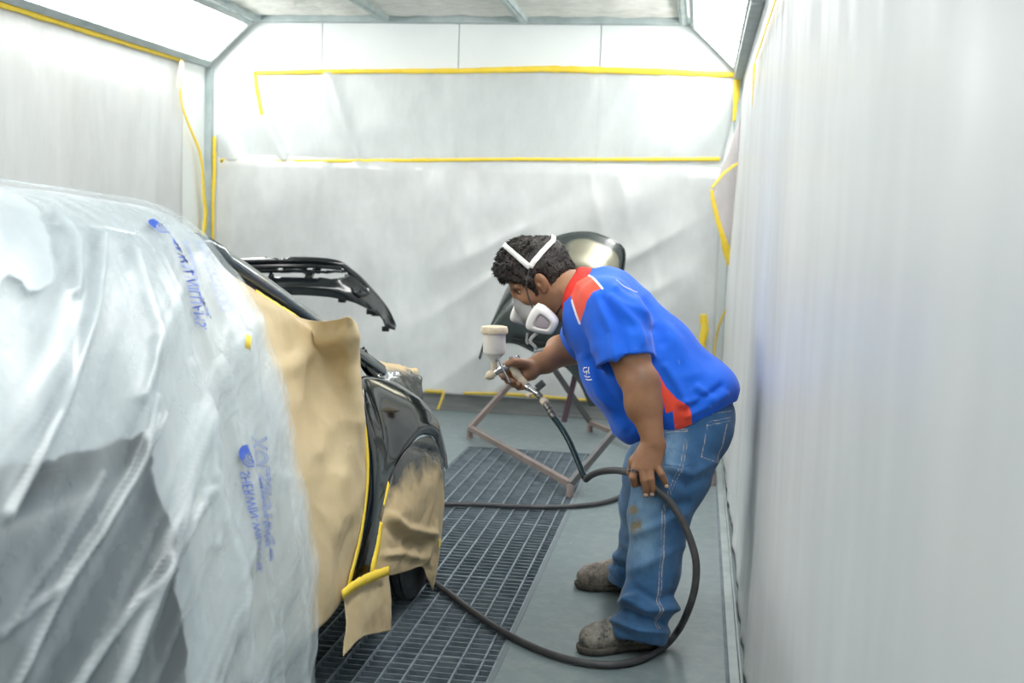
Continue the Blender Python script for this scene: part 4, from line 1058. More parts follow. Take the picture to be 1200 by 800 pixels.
# left hand resting on the thigh, back to the camera, fingers down over the hose
kn = [J(745, 548, 3.905), J(752.5, 549, 3.896), J(761, 548.5, 3.897), J(769.5, 545, 3.905)]
for i, (k_, r_) in enumerate(zip(kn, (.0150, .0150, .0150, .0140))):
    B.cone(wrN+np.array([(-.018, -.006, .006, .016)[i], .004, -.014]), k_, .024, r_, .018)
B.ell((wrN+kn[1])/2+np.array([.002, .008, -.008]), (.042, .020, .045), None, .02)
fing = [([kn[0], J(741.5, 559, 3.893), J(743.5, 567, 3.913), J(748, 566, 3.938)], (.0145, .0138, .0128, .0115)),
        ([kn[1], J(754.5, 562, 3.884), J(756.5, 572, 3.893), J(757, 580, 3.912)], (.0140, .0128, .0115, .0098)),
        ([kn[2], J(763, 561, 3.884), J(764.5, 571.5, 3.893), J(764, 579, 3.912)], (.0138, .0126, .0114, .0098)),
        ([kn[3], J(775, 555, 3.893), J(778.5, 562.5, 3.905), J(781, 569, 3.920)], (.0138, .0125, .0108, .0092))]
for p_, r_ in fing: B.chain(p_, r_, .002)
B.chain([wrN+np.array([-.022, .012, -.02]), J(744, 541, 3.935), J(741, 553, 3.948), J(744, 561, 3.958)], (.024, .020, .0165, .013), .012)   # thumb behind the hose
# right hand round the gun's handle
GY = 4.50
pm = J(614, 433, 4.545)
B.cone(wrF, J(606, 430, 4.545), .031, .026, .02).ell(pm, (.042, .022, .032), [(wrF-J(600, 430, 4.54))/np.linalg.norm(wrF-J(600, 430, 4.54)), [0, 1, 0], [0, 0, 1]], .015)
B.chain([J(622, 438, 4.525), J(617, 441, 4.515)], (.026, .020), .02)                                                           # heel of the thumb
B.chain([J(619, 427, 4.52), J(608, 424.5, 4.488), J(601, 424, 4.474), J(595, 426.5, 4.468)], (.021, .0165, .0145, .0115), .010)    # thumb
for kq, p2, p3, tp_, rr_ in ((J(601, 424, 4.56), J(590, 429, 4.565), J(587, 437, 4.545), J(590, 442.5, 4.515), (.0155, .014, .0125, .0105)),
                          (J(603, 430, 4.565), J(594, 439, 4.565), J(595, 446, 4.535), J(602, 446.5, 4.485), (.0155, .014, .0125, .0108)),
                          (J(607, 435, 4.565), J(600, 445, 4.56), J(602, 450.5, 4.53), J(608.5, 450, 4.484), (.0152, .0138, .0122, .0108)),
                          (J(612, 440, 4.56), J(607, 449, 4.555), J(608, 454, 4.53), J(613.5, 454, 4.49), (.0140, .0125, .0112, .0100))):
    B.chain([kq, p2, p3, tp_], rr_, .005)
V, F = B.skin(1)
t = NT('skin')
c_ = t.mix(t.ramp(t.noise(9, 4, .6), .35, .7), lin((156, 115, 86)), lin((136, 96, 71)))
c_ = t.mix(t.math('MULTIPLY', t.attr('beard'), .6), c_, lin((74, 54, 46)))
c_ = t.mix(t.math('MULTIPLY', t.ramp(t.noise(26, 5, .7), .62, .75), .3), c_, lin((110, 72, 54)))
c_ = t.mix(t.math('MULTIPLY', t.attr('dirt'), .65), c_, lin((84, 66, 58)))
c_ = t.mix(t.math('MULTIPLY', t.attr('brow'), .9), c_, lin((34, 26, 24)))
t.pbr(c_, .48, 0, t.bump(t.noise(180, 3), .12, .002), spec=.4, sub=.06); m_skin = t.m
hv = (V-HC)@np.array(HA).T
beard = np.clip(1-np.abs((hv[:, 2]+.105)/.05), 0, 1)*(hv[:, 0] > -.03)*(np.linalg.norm(V-HC, axis=1) < .2)*.6
brow = sum(np.exp(-((hv[:, 2]+.003)/.006)**2)*np.exp(-((hv[:, 1]-.033*s_)/.02)**2) for s_ in (1, -1))*(hv[:, 0] > .06)*(np.linalg.norm(V-HC, axis=1) < .2)
dirt = np.clip(1.2-np.linalg.norm(V-J(754, 440, 3.91), axis=1)/.045, 0, 1)*.8+np.clip(1-dline(proj(V), [(700, 520), (790, 520)])/60, 0, 1)*0
body = pset('body', V, F, m_skin, person, dict(beard=beard, dirt=dirt, brow=np.clip(brow, 0, 1)))
# nails
m_nail = plain('finger_nail', (226, 196, 178), rough=.35)
for a_, b_, r_ in ((J(756.7, 576, 3.895), J(757, 582, 3.910), .0078), (J(764.3, 575.5, 3.895), J(764, 581, 3.910), .0078), (J(780, 566, 3.906), J(782, 571.5, 3.918), .007)):
    F_ = Field(np.minimum(a_, b_)-.03, np.maximum(a_, b_)+.03, .0015); c = (a_*.45+b_*.55)+np.array([0, -.0085, 0])
    ax = (b_-a_)/np.linalg.norm(b_-a_); sd = np.cross(ax, [0, 1, 0]); sd /= np.linalg.norm(sd)
    F_.ell(c+np.array([0, .001, 0]), (.0078, r_, .003), [ax, sd, np.cross(ax, sd)], 0); v_, f_ = F_.skin(1); pset('finger_nail', v_, f_, m_nail, body)
# ring on the index finger side
mb = MB(); mb.lathe([(.0185, -.003), (.0205, -.003), (.0205, .003), (.0185, .003), (.0185, -.003)], J(743.5, 552.5, 3.900), J(741.5, 559, 3.893)-kn[0], 20); mb.build('finger_ring', plain('dark_ring', (60, 60, 66), rough=.3, metal=.8), body, True)
# eyes
for s_ in (1, -1):
    mb = MB(); c = H(.0805, .032*s_, -.0235); n_ = 14
    mb.lathe([(.0005, .0125), (.0045, .0117), (.0085, .0092), (.0112, .0055), (.0125, 0), (.010, -.006)], c, hf, 20); mb.build('eyeball', plain('eye_white', (214, 204, 196), rough=.2), body, True)
    mb = MB(); mb.lathe([(.0004, .0131), (.003, .0129), (.0055, .0118)], c, hf, 16); mb.build('iris', plain('dark_iris', (40, 26, 20), rough=.1), body, True)

# --- hair: a lumpy cap with short tufts
Hf = Field(HC-.2, HC+.2, .004)
Hf.ell(H(-.006, 0, .006), (.119, .091, .117), HA, 0)
Hf.ell(H(-.05, 0, -.045), (.078, .082, .07), HA, .03)
Hf.ell(H(.075, 0, .075), (.045, .06, .035), HA, .03).ell(H(.02, .0, .110), (.06, .05, .028), HA, .03)
Hf.ell(H(.100, .012, .050), (.022, .045, .026), HA, .02)
Hf.ell(H(-.085, 0, .02), (.045, .06, .05), HA, .03)
# face opening, ears and neck line
Hf.ell(H(.115, 0, -.055), (.085, .12, .082), HA, .012, 'sub')
for s_ in (1, -1):
    Hf.ell(H(.055, .085*s_, -.088), (.060, .05, .068), HA, .012, 'sub')
    Hf.ell(H(.010, .098*s_, -.040), (.030, .045, .040), HA, .006, 'sub')
    Hf.cone(H(.040, .077*s_, -.01), H(.044, .072*s_, -.058), .011, .007, .01)   # sideburn
Hf.ell(H(-.02, 0, -.165), (.16, .14, .085), HA, .012, 'sub')
v_, f_ = Hf.skin(1); n_ = vnormals(v_, f_)
v_ = v_+n_*(.006*fbm(v_, 20, 2, 2)+.0025*fbm(v_*[1, 1, .6], 60, 2, 6))[:, None]
t = NT('hair'); hc = t.mix(t.ramp(t.noise(70, 4, .7, (1, 1, .4)), .35, .75), lin((26, 23, 22)), lin((62, 54, 50)))
t.pbr(hc, .5, 0, t.bump(t.noise(150, 4, .7, (1, 1, .35)), .8, .006), spec=.4); m_hair = t.m
# tufts
hb = (v_-HC)@np.array(HA).T
out = np.flatnonzero((np.abs(np.linalg.norm(hb*[1/.119, 1/.091, 1/.117], axis=1)-1) < .35) & (hb[:, 2] > -.085))
mv = [tuple(p) for p in v_]; mf = [tuple(q) for q in f_]
flow = lambda p: hf*.55+hu*.15 if p[2] > .06 else (-hu*.8+hf*.25 if p[0] > -.02 else -hu*.9-hf*.1)
for i in rng.choice(out, min(4200, len(out)), replace=False):
    p = v_[i]; d = n_[i]*.22+flow(hb[i])*.95+rng.standard_normal(3)*.16; d /= np.linalg.norm(d)
    L_ = .011+.010*rng.random(); a = np.cross(d, n_[i]); a /= np.linalg.norm(a)+1e-9; b = np.cross(d, a); k = len(mv); w_ = .0012+.0010*rng.random()
    p = p-n_[i]*.002
    mv += [tuple(p+a*w_), tuple(p-a*w_*.5+b*w_), tuple(p-a*w_*.5-b*w_), tuple(p+d*L_*.6+a*w_*.5-n_[i]*.001), tuple(p+d*L_*.6-a*w_*.4), tuple(p+d*L_-n_[i]*.004)]
    mf += [(k, k+1, k+4, k+3), (k+1, k+2, k+4), (k+2, k, k+3, k+4), (k+3, k+4, k+5)]
hair = mesh('hair', mv, mf, m_hair, person, True)
hair_b = BVHTree.FromPolygons([Vector(p) for p in v_], [tuple(q) for q in f_])

# --- polo shirt
Sf = Field((-.62, 3.78, .55), (.30, 4.75, 1.36), .005)
Sf.ell(J(716, 378, 4.24), (.185, .205, .163), TA, .0)
Sf.ell(J(748, 418, 4.23), (.19, .205, .182), TA, .06).ell(J(770, 440, 4.225), (.17, .205, .178), TA, .06).ell(J(800, 470, 4.22), (.165, .225, .168), TA, .06)
Sf.ell(J(716, 452, 4.225), (.11, .15, .075), TA, .08).ell(J(748, 492, 4.22), (.08, .15, .085), TA, .07)
Sf.ell(J(836, 455, 4.22), (.08, .19, .085), TA, .06)
Sf.chain([J(704, 350, 4.23), J(712, 356, 4.09)], (.095, .092), .05).chain([J(704, 350, 4.25), J(704, 352, 4.40)], (.095, .092), .05)
# sleeves, cut off square and hollow
hemN = J(733, 425, 3.99); hemF = J(685, 399, 4.62); shx = J(722, 376, 4.04)
for sp, hm, rr_, ra in (([J(714, 362, 4.06), shx], hemN, .084, (.098, .098, .108)), ([J(701, 354, 4.42)], hemF, .080, (.092, .098))):
    sh_ = sp[-1]; d = hm-sh_; d /= np.linalg.norm(d)
    Q = Field(Sf.lo, Sf.lo+(Sf.n-1)*Sf.h, Sf.h)
    Q.chain(sp+[hm+d*.05], ra, .03).cut(hm, d).cone(hm-d*.06, hm+d*.2, rr_-.004, rr_+.006, .004, 'sub')
    n3 = tuple(slice(0, min(Q.n[i], Sf.n[i])) for i in range(3)); A_, B_ = Sf.D[n3], Q.D[n3]
    hh = np.clip(.5+.5*(A_-B_)/.025, 0, 1); Sf.D[n3] = A_*(1-hh)+B_*hh-.025*hh*(1-hh)
# neck opening
Sf.cone(J(690, 344, 4.24), J(655, 338, 4.24), .070, .085, .01, 'sub')
# lower hem
hA_, hB_, hC_ = P(861, 461, Y=4.22), P(752, 522, Y=4.22), P(800, 497, Y=4.0)
hn = np.cross(hB_-hA_, hC_-hA_); hn = hn if hn[2] < 0 else -hn
hn = np.array([.43, 0, -.9]); hp_ = P(800, 496, Y=4.1)
Sf.cut(hp_, hn)
v_, f_ = Sf.skin(3); n_ = vnormals(v_, f_); q = proj(v_)
dp = .006*fbm(v_, 5, 3, 3)+.007*np.maximum(0, ridge(np.stack([v_[:, 0]*6+v_[:, 2]*9, v_[:, 1]*4, v_[:, 2]*2-v_[:, 0]*3], 1), 1., 3))**2
near = n_[:, 1] < .35
def fold(pts, w, a): return 1.7*a*np.exp(-(dline(q, pts)/w)**2)*near
dp += fold([(700, 348), (718, 390), (722, 428)], 5, .006)-fold([(708, 352), (728, 385), (735, 418)], 5, .006)+fold([(716, 350), (745, 380), (752, 402)], 5, .006)
dp += fold([(722, 338), (745, 352), (762, 380)], 5, .007)-fold([(730, 340), (760, 362), (775, 400)], 7, .006)+fold([(752, 350), (790, 400), (812, 440)], 8, .005)
dp += fold([(818, 455), (834, 466), (800, 474)], 5, .008)-fold([(802, 480), (826, 466), (845, 452)], 4, .008)+fold([(806, 487), (832, 474), (850, 462)], 4, .006)
dp += fold([(684, 420), (704, 462), (730, 500)], 6, .005)-fold([(694, 420), (714, 460), (738, 500)], 6, .005)
dp += fold([(780, 430), (800, 462), (806, 478)], 5, .005)
v_ = v_+n_*dp[:, None]
red = np.maximum(sdpoly(q, [(668, 312), (683, 316), (694, 325), (706, 339), (697, 344), (689, 354), (684, 366), (679.5, 379), (675, 368), (671, 352), (667, 340)]),
                 np.maximum(sdpoly(q, [(763, 430), (770, 434), (780, 453), (793, 467), (806, 476), (790, 481), (781, 484), (778, 470)]),
                            sdpoly(q, [(789, 482), (808, 476), (812, 502), (791, 502)])))
red = np.where(n_[:, 1] < .25, red, -5.)
pipe = np.minimum(dline(q, [(682, 316), (694, 325), (706.5, 339.5)]), dline(q, [(671, 352), (675, 368), (679.5, 379)])); pipe = np.where(n_[:, 1] < .3, pipe, 50.)
pipe2 = np.minimum(dline(q, [(722, 327), (727, 331), (747, 342)]), 50)
hem = np.abs((v_-hp_)@(hn/np.linalg.norm(hn))+.022)/.0031
t = NT('polo_cloth')
cb = t.mix(t.ramp(t.noise(5, 4, .6), .3, .7), lin((22, 100, 220)), lin((14, 88, 206)))
cr_ = t.mix(t.ramp(t.noise(5, 4), .3, .7), lin((240, 86, 62)), lin((228, 72, 54)))
c_ = t.mix(t.ramp(t.attr('red'), -.4, .4), cb, cr_)
c_ = t.mix(t.ramp(t.attr('pipe'), 1.5, .8), c_, lin((236, 228, 236)))
c_ = t.mix(t.math('MULTIPLY', t.ramp(t.noise(30, 6, .75), .64, .72), .35), c_, lin((150, 175, 226)))
t.pbr(c_, .75, 0, t.bump(t.math('ADD', t.noise(260, 2), t.math('MULTIPLY', t.ramp(t.attr('hem'), 1.2, 0), -1.5)), .2, .003), spec=.25, sheen=.15); m_polo = t.m
shirt = pset('polo_shirt', v_, f_, m_polo, person, dict(red=red, pipe=np.minimum(pipe, pipe2+.9), hem=hem))
shirt_b = BVHTree.FromPolygons([Vector(p) for p in v_], [tuple(x) for x in f_])
# collar: a folded band round the neck
m_red = plain('red_knit', (232, 56, 44), (220, 44, 36), rough=.8, scale=40, bump=.2, bscale=200)
cax = J(700, 352, 4.24)-J(664, 338, 4.24); cax /= np.linalg.norm(cax); cc = J(675, 342, 4.24)
u_ = np.cross(cax, [0, 1, 0]); u_ /= np.linalg.norm(u_); w_ = np.cross(cax, u_)
na = 48; rows = []
for r_, d_ in ((.078, .018), (.080, .002), (.082, -.020), (.088, -.026), (.096, -.014), (.104, .006), (.107, .022)):
    ring_ = []
    for k in range(na+1):
        a = 2*PI*k/na; ring_.append(cc+cax*(d_+.004*math.sin(3*a))+(u_*math.cos(a)*.92+w_*math.sin(a))*r_)
    rows.append(ring_)
S = np.array(rows).transpose(1, 0, 2); sheet('collar', S, m_red, person, .003)
# embroidered script on the chest
m_white = plain('white_thread', (236, 236, 244), rough=.7)
def stroke(name, pts, w, bvh, mat, parent, off=.002, n=24):
    pp = []; nn_ = []
    for x, y in cr(np.array(pts, float), n):
        p, nv_ = snap(bvh, x, y, off)
        if p is not None: pp.append(p); nn_.append(nv_)
    if len(pp) < 4: return
    N_ = np.array(nn_)
    return ribbon(name, pp, w, N_ if len(N_) == len(pp) else N_[0], mat, parent, n=len(pp), thick=.0008)
for s_ in ([(688.5, 430.5), (685, 431), (684, 434), (686.5, 436), (688.5, 434), (688, 439)], [(690.5, 430), (690, 434), (691, 438)], [(685.5, 440), (689, 441.5), (692, 441)], [(687, 444), (690, 445), (694, 444.5)]):
    stroke('embroidery', s_, .0042, shirt_b, m_white, shirt)

# --- jeans
Lf = Field((-.42, 3.76, .02), (.32, 4.76, .98), .005)
Lf.ell(J(806, 488, 4.22), (.13, .178, .150), TA, 0).ell(J(824, 490, 4.22), (.10, .165, .122), None, .05)
Lf.ell(J(828, 503, 4.135), (.09, .10, .11), None, .05).ell(J(826, 501, 4.31), (.09, .10, .11), None, .05)
tn = kneeN-hipN
Lf.chain([J(801, 512, 4.122), J(787, 555, 4.078), kneeN], (.124, .124, .104), .05)
Lf.chain([kneeN, J(766, 660, 4.0), J(757, 708, 3.96), J(750, 742, 3.945)], (.104, .087, .082, .087), .03)
Lf.chain([J(792, 508, 4.325), J(770, 550, 4.42), kneeF], (.122, .116, .098), .05)
Lf.chain([kneeF, J(752, 635, 4.505), J(741, 668, 4.53), J(737, 682, 4.535)], (.098, .084, .078, .082), .03)
for a_, b_ in ((J(757, 708, 3.96), J(750, 745, 3.945)), (J(743, 660, 4.53), J(737, 684, 4.535))):
    d = (b_-a_)/np.linalg.norm(b_-a_); hm = b_
    sl, g = Lf.block(hm-.16, hm+.16); qq = sum((g[i]-hm[i])*d[i] for i in range(3))
    Lf.D[sl] = np.maximum(Lf.D[sl], qq.astype(np.float32)); Lf.cone(hm-d*.05, hm+d*.12, .062, .074, .004, 'sub')
Lf.cut(J(806, 440, 4.22)+tax*.0, tax)
v_, f_ = Lf.skin(2); n_ = vnormals(v_, f_); q = proj(v_); near = n_[:, 1] < .4
isN = (v_[:, 1] < 4.26)
axz = np.where(isN, (v_[:, 2]-J(750, 742, 3.945)[2])/.2, (v_[:, 2]-J(737, 682, 4.535)[2])/.2)
low = np.clip(1.25-axz, 0, 1)
dp = .006*fbm(v_, 6, 3, 5)+low*.013*(ridge(np.stack([v_[:, 0]*5, v_[:, 1]*5, v_[:, 2]*16+v_[:, 0]*8], 1), 1., 4)-.35)
def fold(pts, w, a): return 1.5*a*np.exp(-(dline(q, pts)/w)**2)*near
dp += fold([(738, 702), (757, 714), (790, 712), (799, 702)], 5, .014)-fold([(728, 712), (750, 722), (776, 730)], 5, .012)+fold([(724, 728), (750, 738), (774, 738)], 5, .010)
dp += fold([(742, 700), (730, 708)], 5, .01)-fold([(745, 690), (770, 704), (786, 697)], 5, .008)
dp += fold([(800, 600), (778, 612), (745, 625)], 6, .006)-fold([(806, 590), (780, 600)], 6, .007)+fold([(798, 640), (770, 655), (742, 668)], 6, .005)
dp += fold([(790, 548), (812, 556), (836, 540)], 5, .006)-fold([(782, 556), (806, 570), (826, 560)], 6, .006)
dp += np.exp(-(dline(q, [(724, 652), (742, 660)])/5)**2)*.010*(~isN)-np.exp(-(dline(q, [(722, 662), (740, 668)])/4)**2)*.010*(~isN)
v_ = v_+n_*dp[:, None]
stitch = np.minimum.reduce([dline(q, [(803, 514), (800, 530), (797, 545), (790, 560), (783, 575), (776, 600), (775, 640), (771, 700), (768, 735)]), dline(q, [(806.5, 514), (803.5, 530), (800.5, 546), (793.5, 562), (786, 577), (779, 600), (778, 640), (774, 700), (771, 735)]),
    dline(q, [(779, 503), (807, 502)]), dline(q, [(780, 506), (806, 505)]), dline(q, [(829, 497), (826, 518), (822, 535), (838, 541), (846, 522), (852, 496)]), dline(q, [(831, 494), (857, 489)]), dline(q, [(831, 498), (857, 493)]), dline(q, [(822, 487), (858, 481)])])
stitch = np.where(near & isN, stitch, 30.)
pocket = np.minimum(dline(q, [(779, 509), (779, 545), (800, 547)]), dline(q, [(780, 544), (798, 548), (808, 545)])); pocket = np.where(near & isN, pocket, 30.)
wear = np.exp(-(dline(q, [(757, 585), (750, 600), (752, 640)])/22)**2)*.8+np.exp(-(dline(q, [(788, 515), (784, 540)])/14)**2)*.8+np.exp(-(dline(q, [(740, 510), (735, 540)])/14)**2)*.6
stain = np.maximum(np.exp(-(np.linalg.norm((q-[741, 597])/[8, 6], axis=1))**2), np.exp(-(np.linalg.norm((q-[745, 616])/[8, 9], axis=1))**2))*(near & isN)
t = NT('denim')
c_ = t.mix(t.ramp(t.noise(7, 5, .65), .3, .7), lin((68, 110, 152)), lin((50, 90, 132)))
c_ = t.mix(t.math('MULTIPLY', t.attr('wear'), t.ramp(t.noise(20, 5, .7), .2, .7, .45, 1.)), c_, lin((134, 168, 196)))
c_ = t.mix(t.math('MULTIPLY', t.ramp(t.noise(12, 6, .75, (1, 1, .5)), .5, .68), .5), c_, lin((36, 62, 96)))
c_ = t.mix(t.ramp(t.math('MULTIPLY', t.attr('stain'), t.ramp(t.noise(45, 4, .7), .3, .55)), .15, .7), c_, lin((128, 116, 84)))
c_ = t.mix(t.math('MULTIPLY', t.ramp(t.attr('stitch'), .9, .35), t.ramp(t.noise(150, 2), .4, .55, .3, .8)), c_, lin((196, 184, 170)))
c_ = t.mix(t.math('MULTIPLY', t.ramp(t.attr('pocket'), 1.3, .5), .5), c_, lin((34, 58, 92)))
t.pbr(c_, .85, 0, t.bump(t.noise(220, 3, .7), .25, .003), spec=.2, sheen=.2); m_jean = t.m
jeans = pset('jeans', v_, f_, m_jean, person, dict(stitch=stitch, pocket=pocket, wear=np.clip(wear, 0, 1), stain=stain))

# --- work shoes
def shoe(heel, toe, up_col):
    d = toe-heel; d[2] = 0; Ls = np.linalg.norm(d); d /= Ls; s_ = np.cross([0, 0, 1.], d)
    o = np.array([heel[0], heel[1], 0]); Q = lambda a, b, c: o+d*a*Ls+s_*b+np.array([0, 0, c]); AX = [d, s_, [0, 0, 1.]]
    lo_ = np.minimum(o, o+d*Ls)-[.1, .1, .03]; hi_ = np.maximum(o, o+d*Ls)+[.1, .1, .2]; hi_[2] = .2
    U = Field(lo_, hi_, .0035)
    U.ell(Q(.16, 0, .055), (.052, .038, .05), AX, .0).ell(Q(.80, .003, .045), (.065, .05, .047), AX, .03).ell(Q(.52, 0, .055), (.10, .043, .052), AX, .04)
    U.chain([Q(.20, 0, .06), Q(.22, 0, .135)], (.045, .047), .03).ell(Q(.40, 0, .085), (.06, .037, .036), AX, .04).ell(Q(.90, .002, .042), (.034, .042, .036), AX, .02)
    U.cut(Q(0, 0, .022), (0, 0, -1)); a, b = U.skin(2); nn_ = vnormals(a, b); a = a+nn_*(.0022*fbm(a, 30, 3, 1)+.003*np.minimum(0, ridge((a-o)@np.array(AX).T*[26, 5, 18], 1, 3)))[:, None]
    t = NT('worn_leather'); k_ = t.mix(t.ramp(t.noise(18, 6, .75), .42, .58), lin(up_col[0]), lin(up_col[1])); k_ = t.mix(t.ramp(t.noise(34, 6, .75), .55, .64), k_, lin(up_col[2]))
    t.pbr(k_, .5, 0, t.bump(t.noise(60, 5, .7), .45, .004), spec=.4)
    ob = pset('shoe', a, b, t.m, person)
    W = Field(lo_, hi_, .0035)
    W.ell(Q(.16, 0, .02), (.058, .043, .03), AX, 0).ell(Q(.80, .003, .02), (.075, .055, .03), AX, .02).ell(Q(.5, 0, .02), (.11, .045, .028), AX, .03).ell(Q(.90, .002, .02), (.040, .047, .03), AX, .02)
    W.cut(Q(0, 0, .002), (0, 0, -1)).cut(Q(0, 0, .027), (0, 0, 1)); a, b = W.skin(2); pset('sole', a, b, plain('shoe_sole', (96, 92, 84), (64, 62, 58), rough=.8, scale=30), ob)
shoe(P(768, 757, Z=0), P(683, 764, Z=0), ((146, 141, 132), (86, 84, 80), (44, 46, 46)))
shoe(P(755, 692, Z=0), P(680, 688, Z=0), ((150, 140, 128), (110, 102, 94), (74, 70, 68)))

# --- respirator
resp = empty('respirator', H(.1, 0, -.1), 'grey half mask respirator with white filter cartridges on the painter\'s face', 'respirator')
m_sil = plain('grey_silicone', (146, 146, 146), (128, 128, 128), rough=.6); m_cart = plain('white_cartridge', (232, 230, 228), (216, 213, 210), rough=.5, scale=20); m_pad = plain('pinkish_filter_pad', (176, 164, 170), rough=.8, scale=60)
R = Field(HC-.26, HC+.2, .004)
R.ell(H(.076, 0, -.112), (.050, .060, .056), HA, 0).ell(H(.104, 0, -.108), (.030, .034, .040), HA, .03).cone(H(.112, 0, -.070), H(.110, 0, -.045), .024, .014, .02)
for s_ in (1, -1): R.cone(H(.10, .03*s_, -.115), H(.092, .088*s_, -.140), .026, .024, .02)
R.ell(H(.03, 0, -.09), (.068, .055, .11), HA, .006, 'sub')
a, b = R.skin(2); facep = pset('facepiece', a, b, m_sil, resp)
def cartridge(s_):
    c = H(.080, .098*s_, -.150) if s_ > 0 else H(.106, -.090, -.118); n = hl*s_*.93+hf*.26-hu*.10; n /= np.linalg.norm(n)
    x = hf-n*(hf@n); x /= np.linalg.norm(x); y = np.cross(n, x); y = y if y@hu > 0 else -y
    rot = math.radians(30); x, y = x*math.cos(rot)-y*math.sin(rot), x*math.sin(rot)+y*math.cos(rot)
    shp = [(-.047, .044), (-.02, .052), (.02, .052), (.047, .044), (.050, .02), (.040, -.02), (.026, -.048), (0, -.053), (-.026, -.048), (-.040, -.02), (-.050, .02)]
    o_ = cr(np.array(shp+[shp[0]]), 41)[:-1]
    def ringp(sc, hh): return [c+x*p[0]*sc+y*p[1]*sc+n*hh for p in o_]
    def stack(levels, name, mat, parent):
        V = []; F = []; m_ = len(o_)
        for sc, hh in levels: V += ringp(sc, hh)
        for i in range(len(levels)-1):
            for k in range(m_): F.append((i*m_+k, i*m_+(k+1) % m_, (i+1)*m_+(k+1) % m_, (i+1)*m_+k))
        F.append(tuple(range(m_))[::-1]); F.append(tuple(range((len(levels)-1)*m_, len(levels)*m_)))
        return mesh(name, V, F, mat, parent, True)
    ct = stack([(.72, -.024), (.94, -.022), (1.0, -.014), (1.0, .0), (.985, .003), (.985, .006), (1., .009), (.97, .016), (.86, .022), (.66, .026), (.52, .0262), (.50, .020), (.30, .019)], 'filter_cartridge', m_cart, resp)
    stack([(.49, .0195), (.46, .0225), (.30, .0235)], 'filter_pad', m_pad, ct)
cartridge(1); cartridge(-1)
mb = MB(); mb.lathe([(.016, -.01), (.018, 0), (.015, .008), (.004, .010)], H(.130, 0, -.122), hf, 20); mb.build('exhale_valve', m_sil, resp, True)
m_strap = plain('white_strap', (226, 226, 222), (214, 214, 210), rough=.6); m_dark = plain('dark_elastic', (66, 64, 66), rough=.7)
def head_pts(pp, off=.004):
    r = []
    for x, y in pp:
        p, n__ = snap(hair_b, x, y, off); r.append(p)
    return r
hs = lambda f, l, u, e=.016: HC+(lambda d: d/np.linalg.norm(d/np.array([.119, .091, .117])))(np.array([f, l, u]))[0]*hf*(1+e*8)+(lambda d: d/np.linalg.norm(d/np.array([.119, .091, .117])))(np.array([f, l, u]))[1]*hl*(1+e*8)+(lambda d: d/np.linalg.norm(d/np.array([.119, .091, .117])))(np.array([f, l, u]))[2]*hu*(1+e*8)
vb = [p for p in head_pts([(618.5, 313), (612, 307.5), (605, 301)], .007) if p is not None]
vc = [p for p in head_pts([(618.5, 313), (625, 309.5), (633, 302)], .007) if p is not None]
nh = lambda pts: np.array([(p-HC)/np.linalg.norm(p-HC) for p in pts])
def lay(a, b, n=14):
    r = []
    for k in range(n+1):
        d = a*(1-k/n)+b*k/n; d = hf*d[0]+hl*d[1]+hu*d[2]; d /= np.linalg.norm(d)
        h = hair_b.ray_cast(Vector(HC+d*.3), Vector(-d)); r.append((np.array(h[0]) if h[0] is not None else HC+d*.12)+d*.006)
    return r
VP0 = np.array([.012, .09, .030])
for pts in (lay(VP0, np.array([.030, .030, .105]), 8)+lay(np.array([.030, .02, .110]), np.array([.03, -.085, .06]), 10), lay(VP0, np.array([-.085, .035, .045]), 8)+lay(np.array([-.088, .025, .047]), np.array([-.05, -.085, .03]), 10)):
    ribbon('head_band', pts, [.020, .018, .017, .016], nh(pts), m_strap, resp, n=50, thick=.003)
pts = lay(VP0, np.array([.045, .088, .0]), 5)+[H(.066, .082, -.03), H(.078, .078, -.07), H(.088, .080, -.115)]
ribbon('side_strap', pts, .005, nh(pts), m_dark, resp, n=30, thick=.002)
body_b = bvh_of(body); pts = [H(.06, .088, -.135)]
for x, y in ((650, 371), (654, 364), (659, 356), (663, 347), (666, 340)):
    p, _n = snap(body_b, x, y, .004)
    if p is not None: pts.append(p)
ribbon('neck_strap', pts, .007, nh(pts), m_dark, resp, n=40, thick=.003)
pts = [H(.06, .085, -.17), J(622, 397, 4.16), J(626, 405, 4.17), J(629, 409.5, 4.18)]
ribbon('strap_end', pts, .012, (.2, -1, .2), plain('grey_webbing', (176, 176, 172), rough=.7), resp, n=16, thick=.002)
mb = MB(); mb.bar(J(627, 411, 4.18), J(636, 410, 4.18), .014, .008); mb.build('strap_buckle', m_metal, resp, bevel=.002)
pts = [J(618, 390, 4.155), J(617, 400, 4.16), J(619, 403, 4.165)]
ribbon('strap_end', pts, .009, (.2, -1, .2), plain('grey_webbing', (150, 150, 148), rough=.7), resp, n=12, thick=.002)

# --- spray gun
gun = empty('spray_gun', J(596, 432, GY), 'gravity feed spray gun with white paint cup in the painter\'s right hand', 'spray gun')
m_ivory = plain('paint_crusted_ivory', (222, 208, 184), (200, 184, 158), rough=.6, scale=40, bump=.2, bscale=90); m_chr = plain('brushed_chrome', (210, 212, 212), (190, 192, 194), rough=.25, metal=.85, scale=30); m_cup = plain('white_cup', (240, 238, 232), (228, 222, 212), rough=.35, scale=10); m_stl = plain('fitting_steel', (128, 126, 122), (104, 102, 98), rough=.4, metal=.6, scale=30)
cb_ = J(579, 424, GY); ct_ = J(579.5, 380, GY); cx = ct_-cb_; hC = np.linalg.norm(cx)
mb = MB(); mb.lathe([(.013, .0), (.016, .01), (.040, hC*.22), (.0435, hC*.27), (.0435, hC*.78), (.041, hC*.80)], cb_, cx, 32); cup = mb.build('paint_cup', m_cup, gun, True)
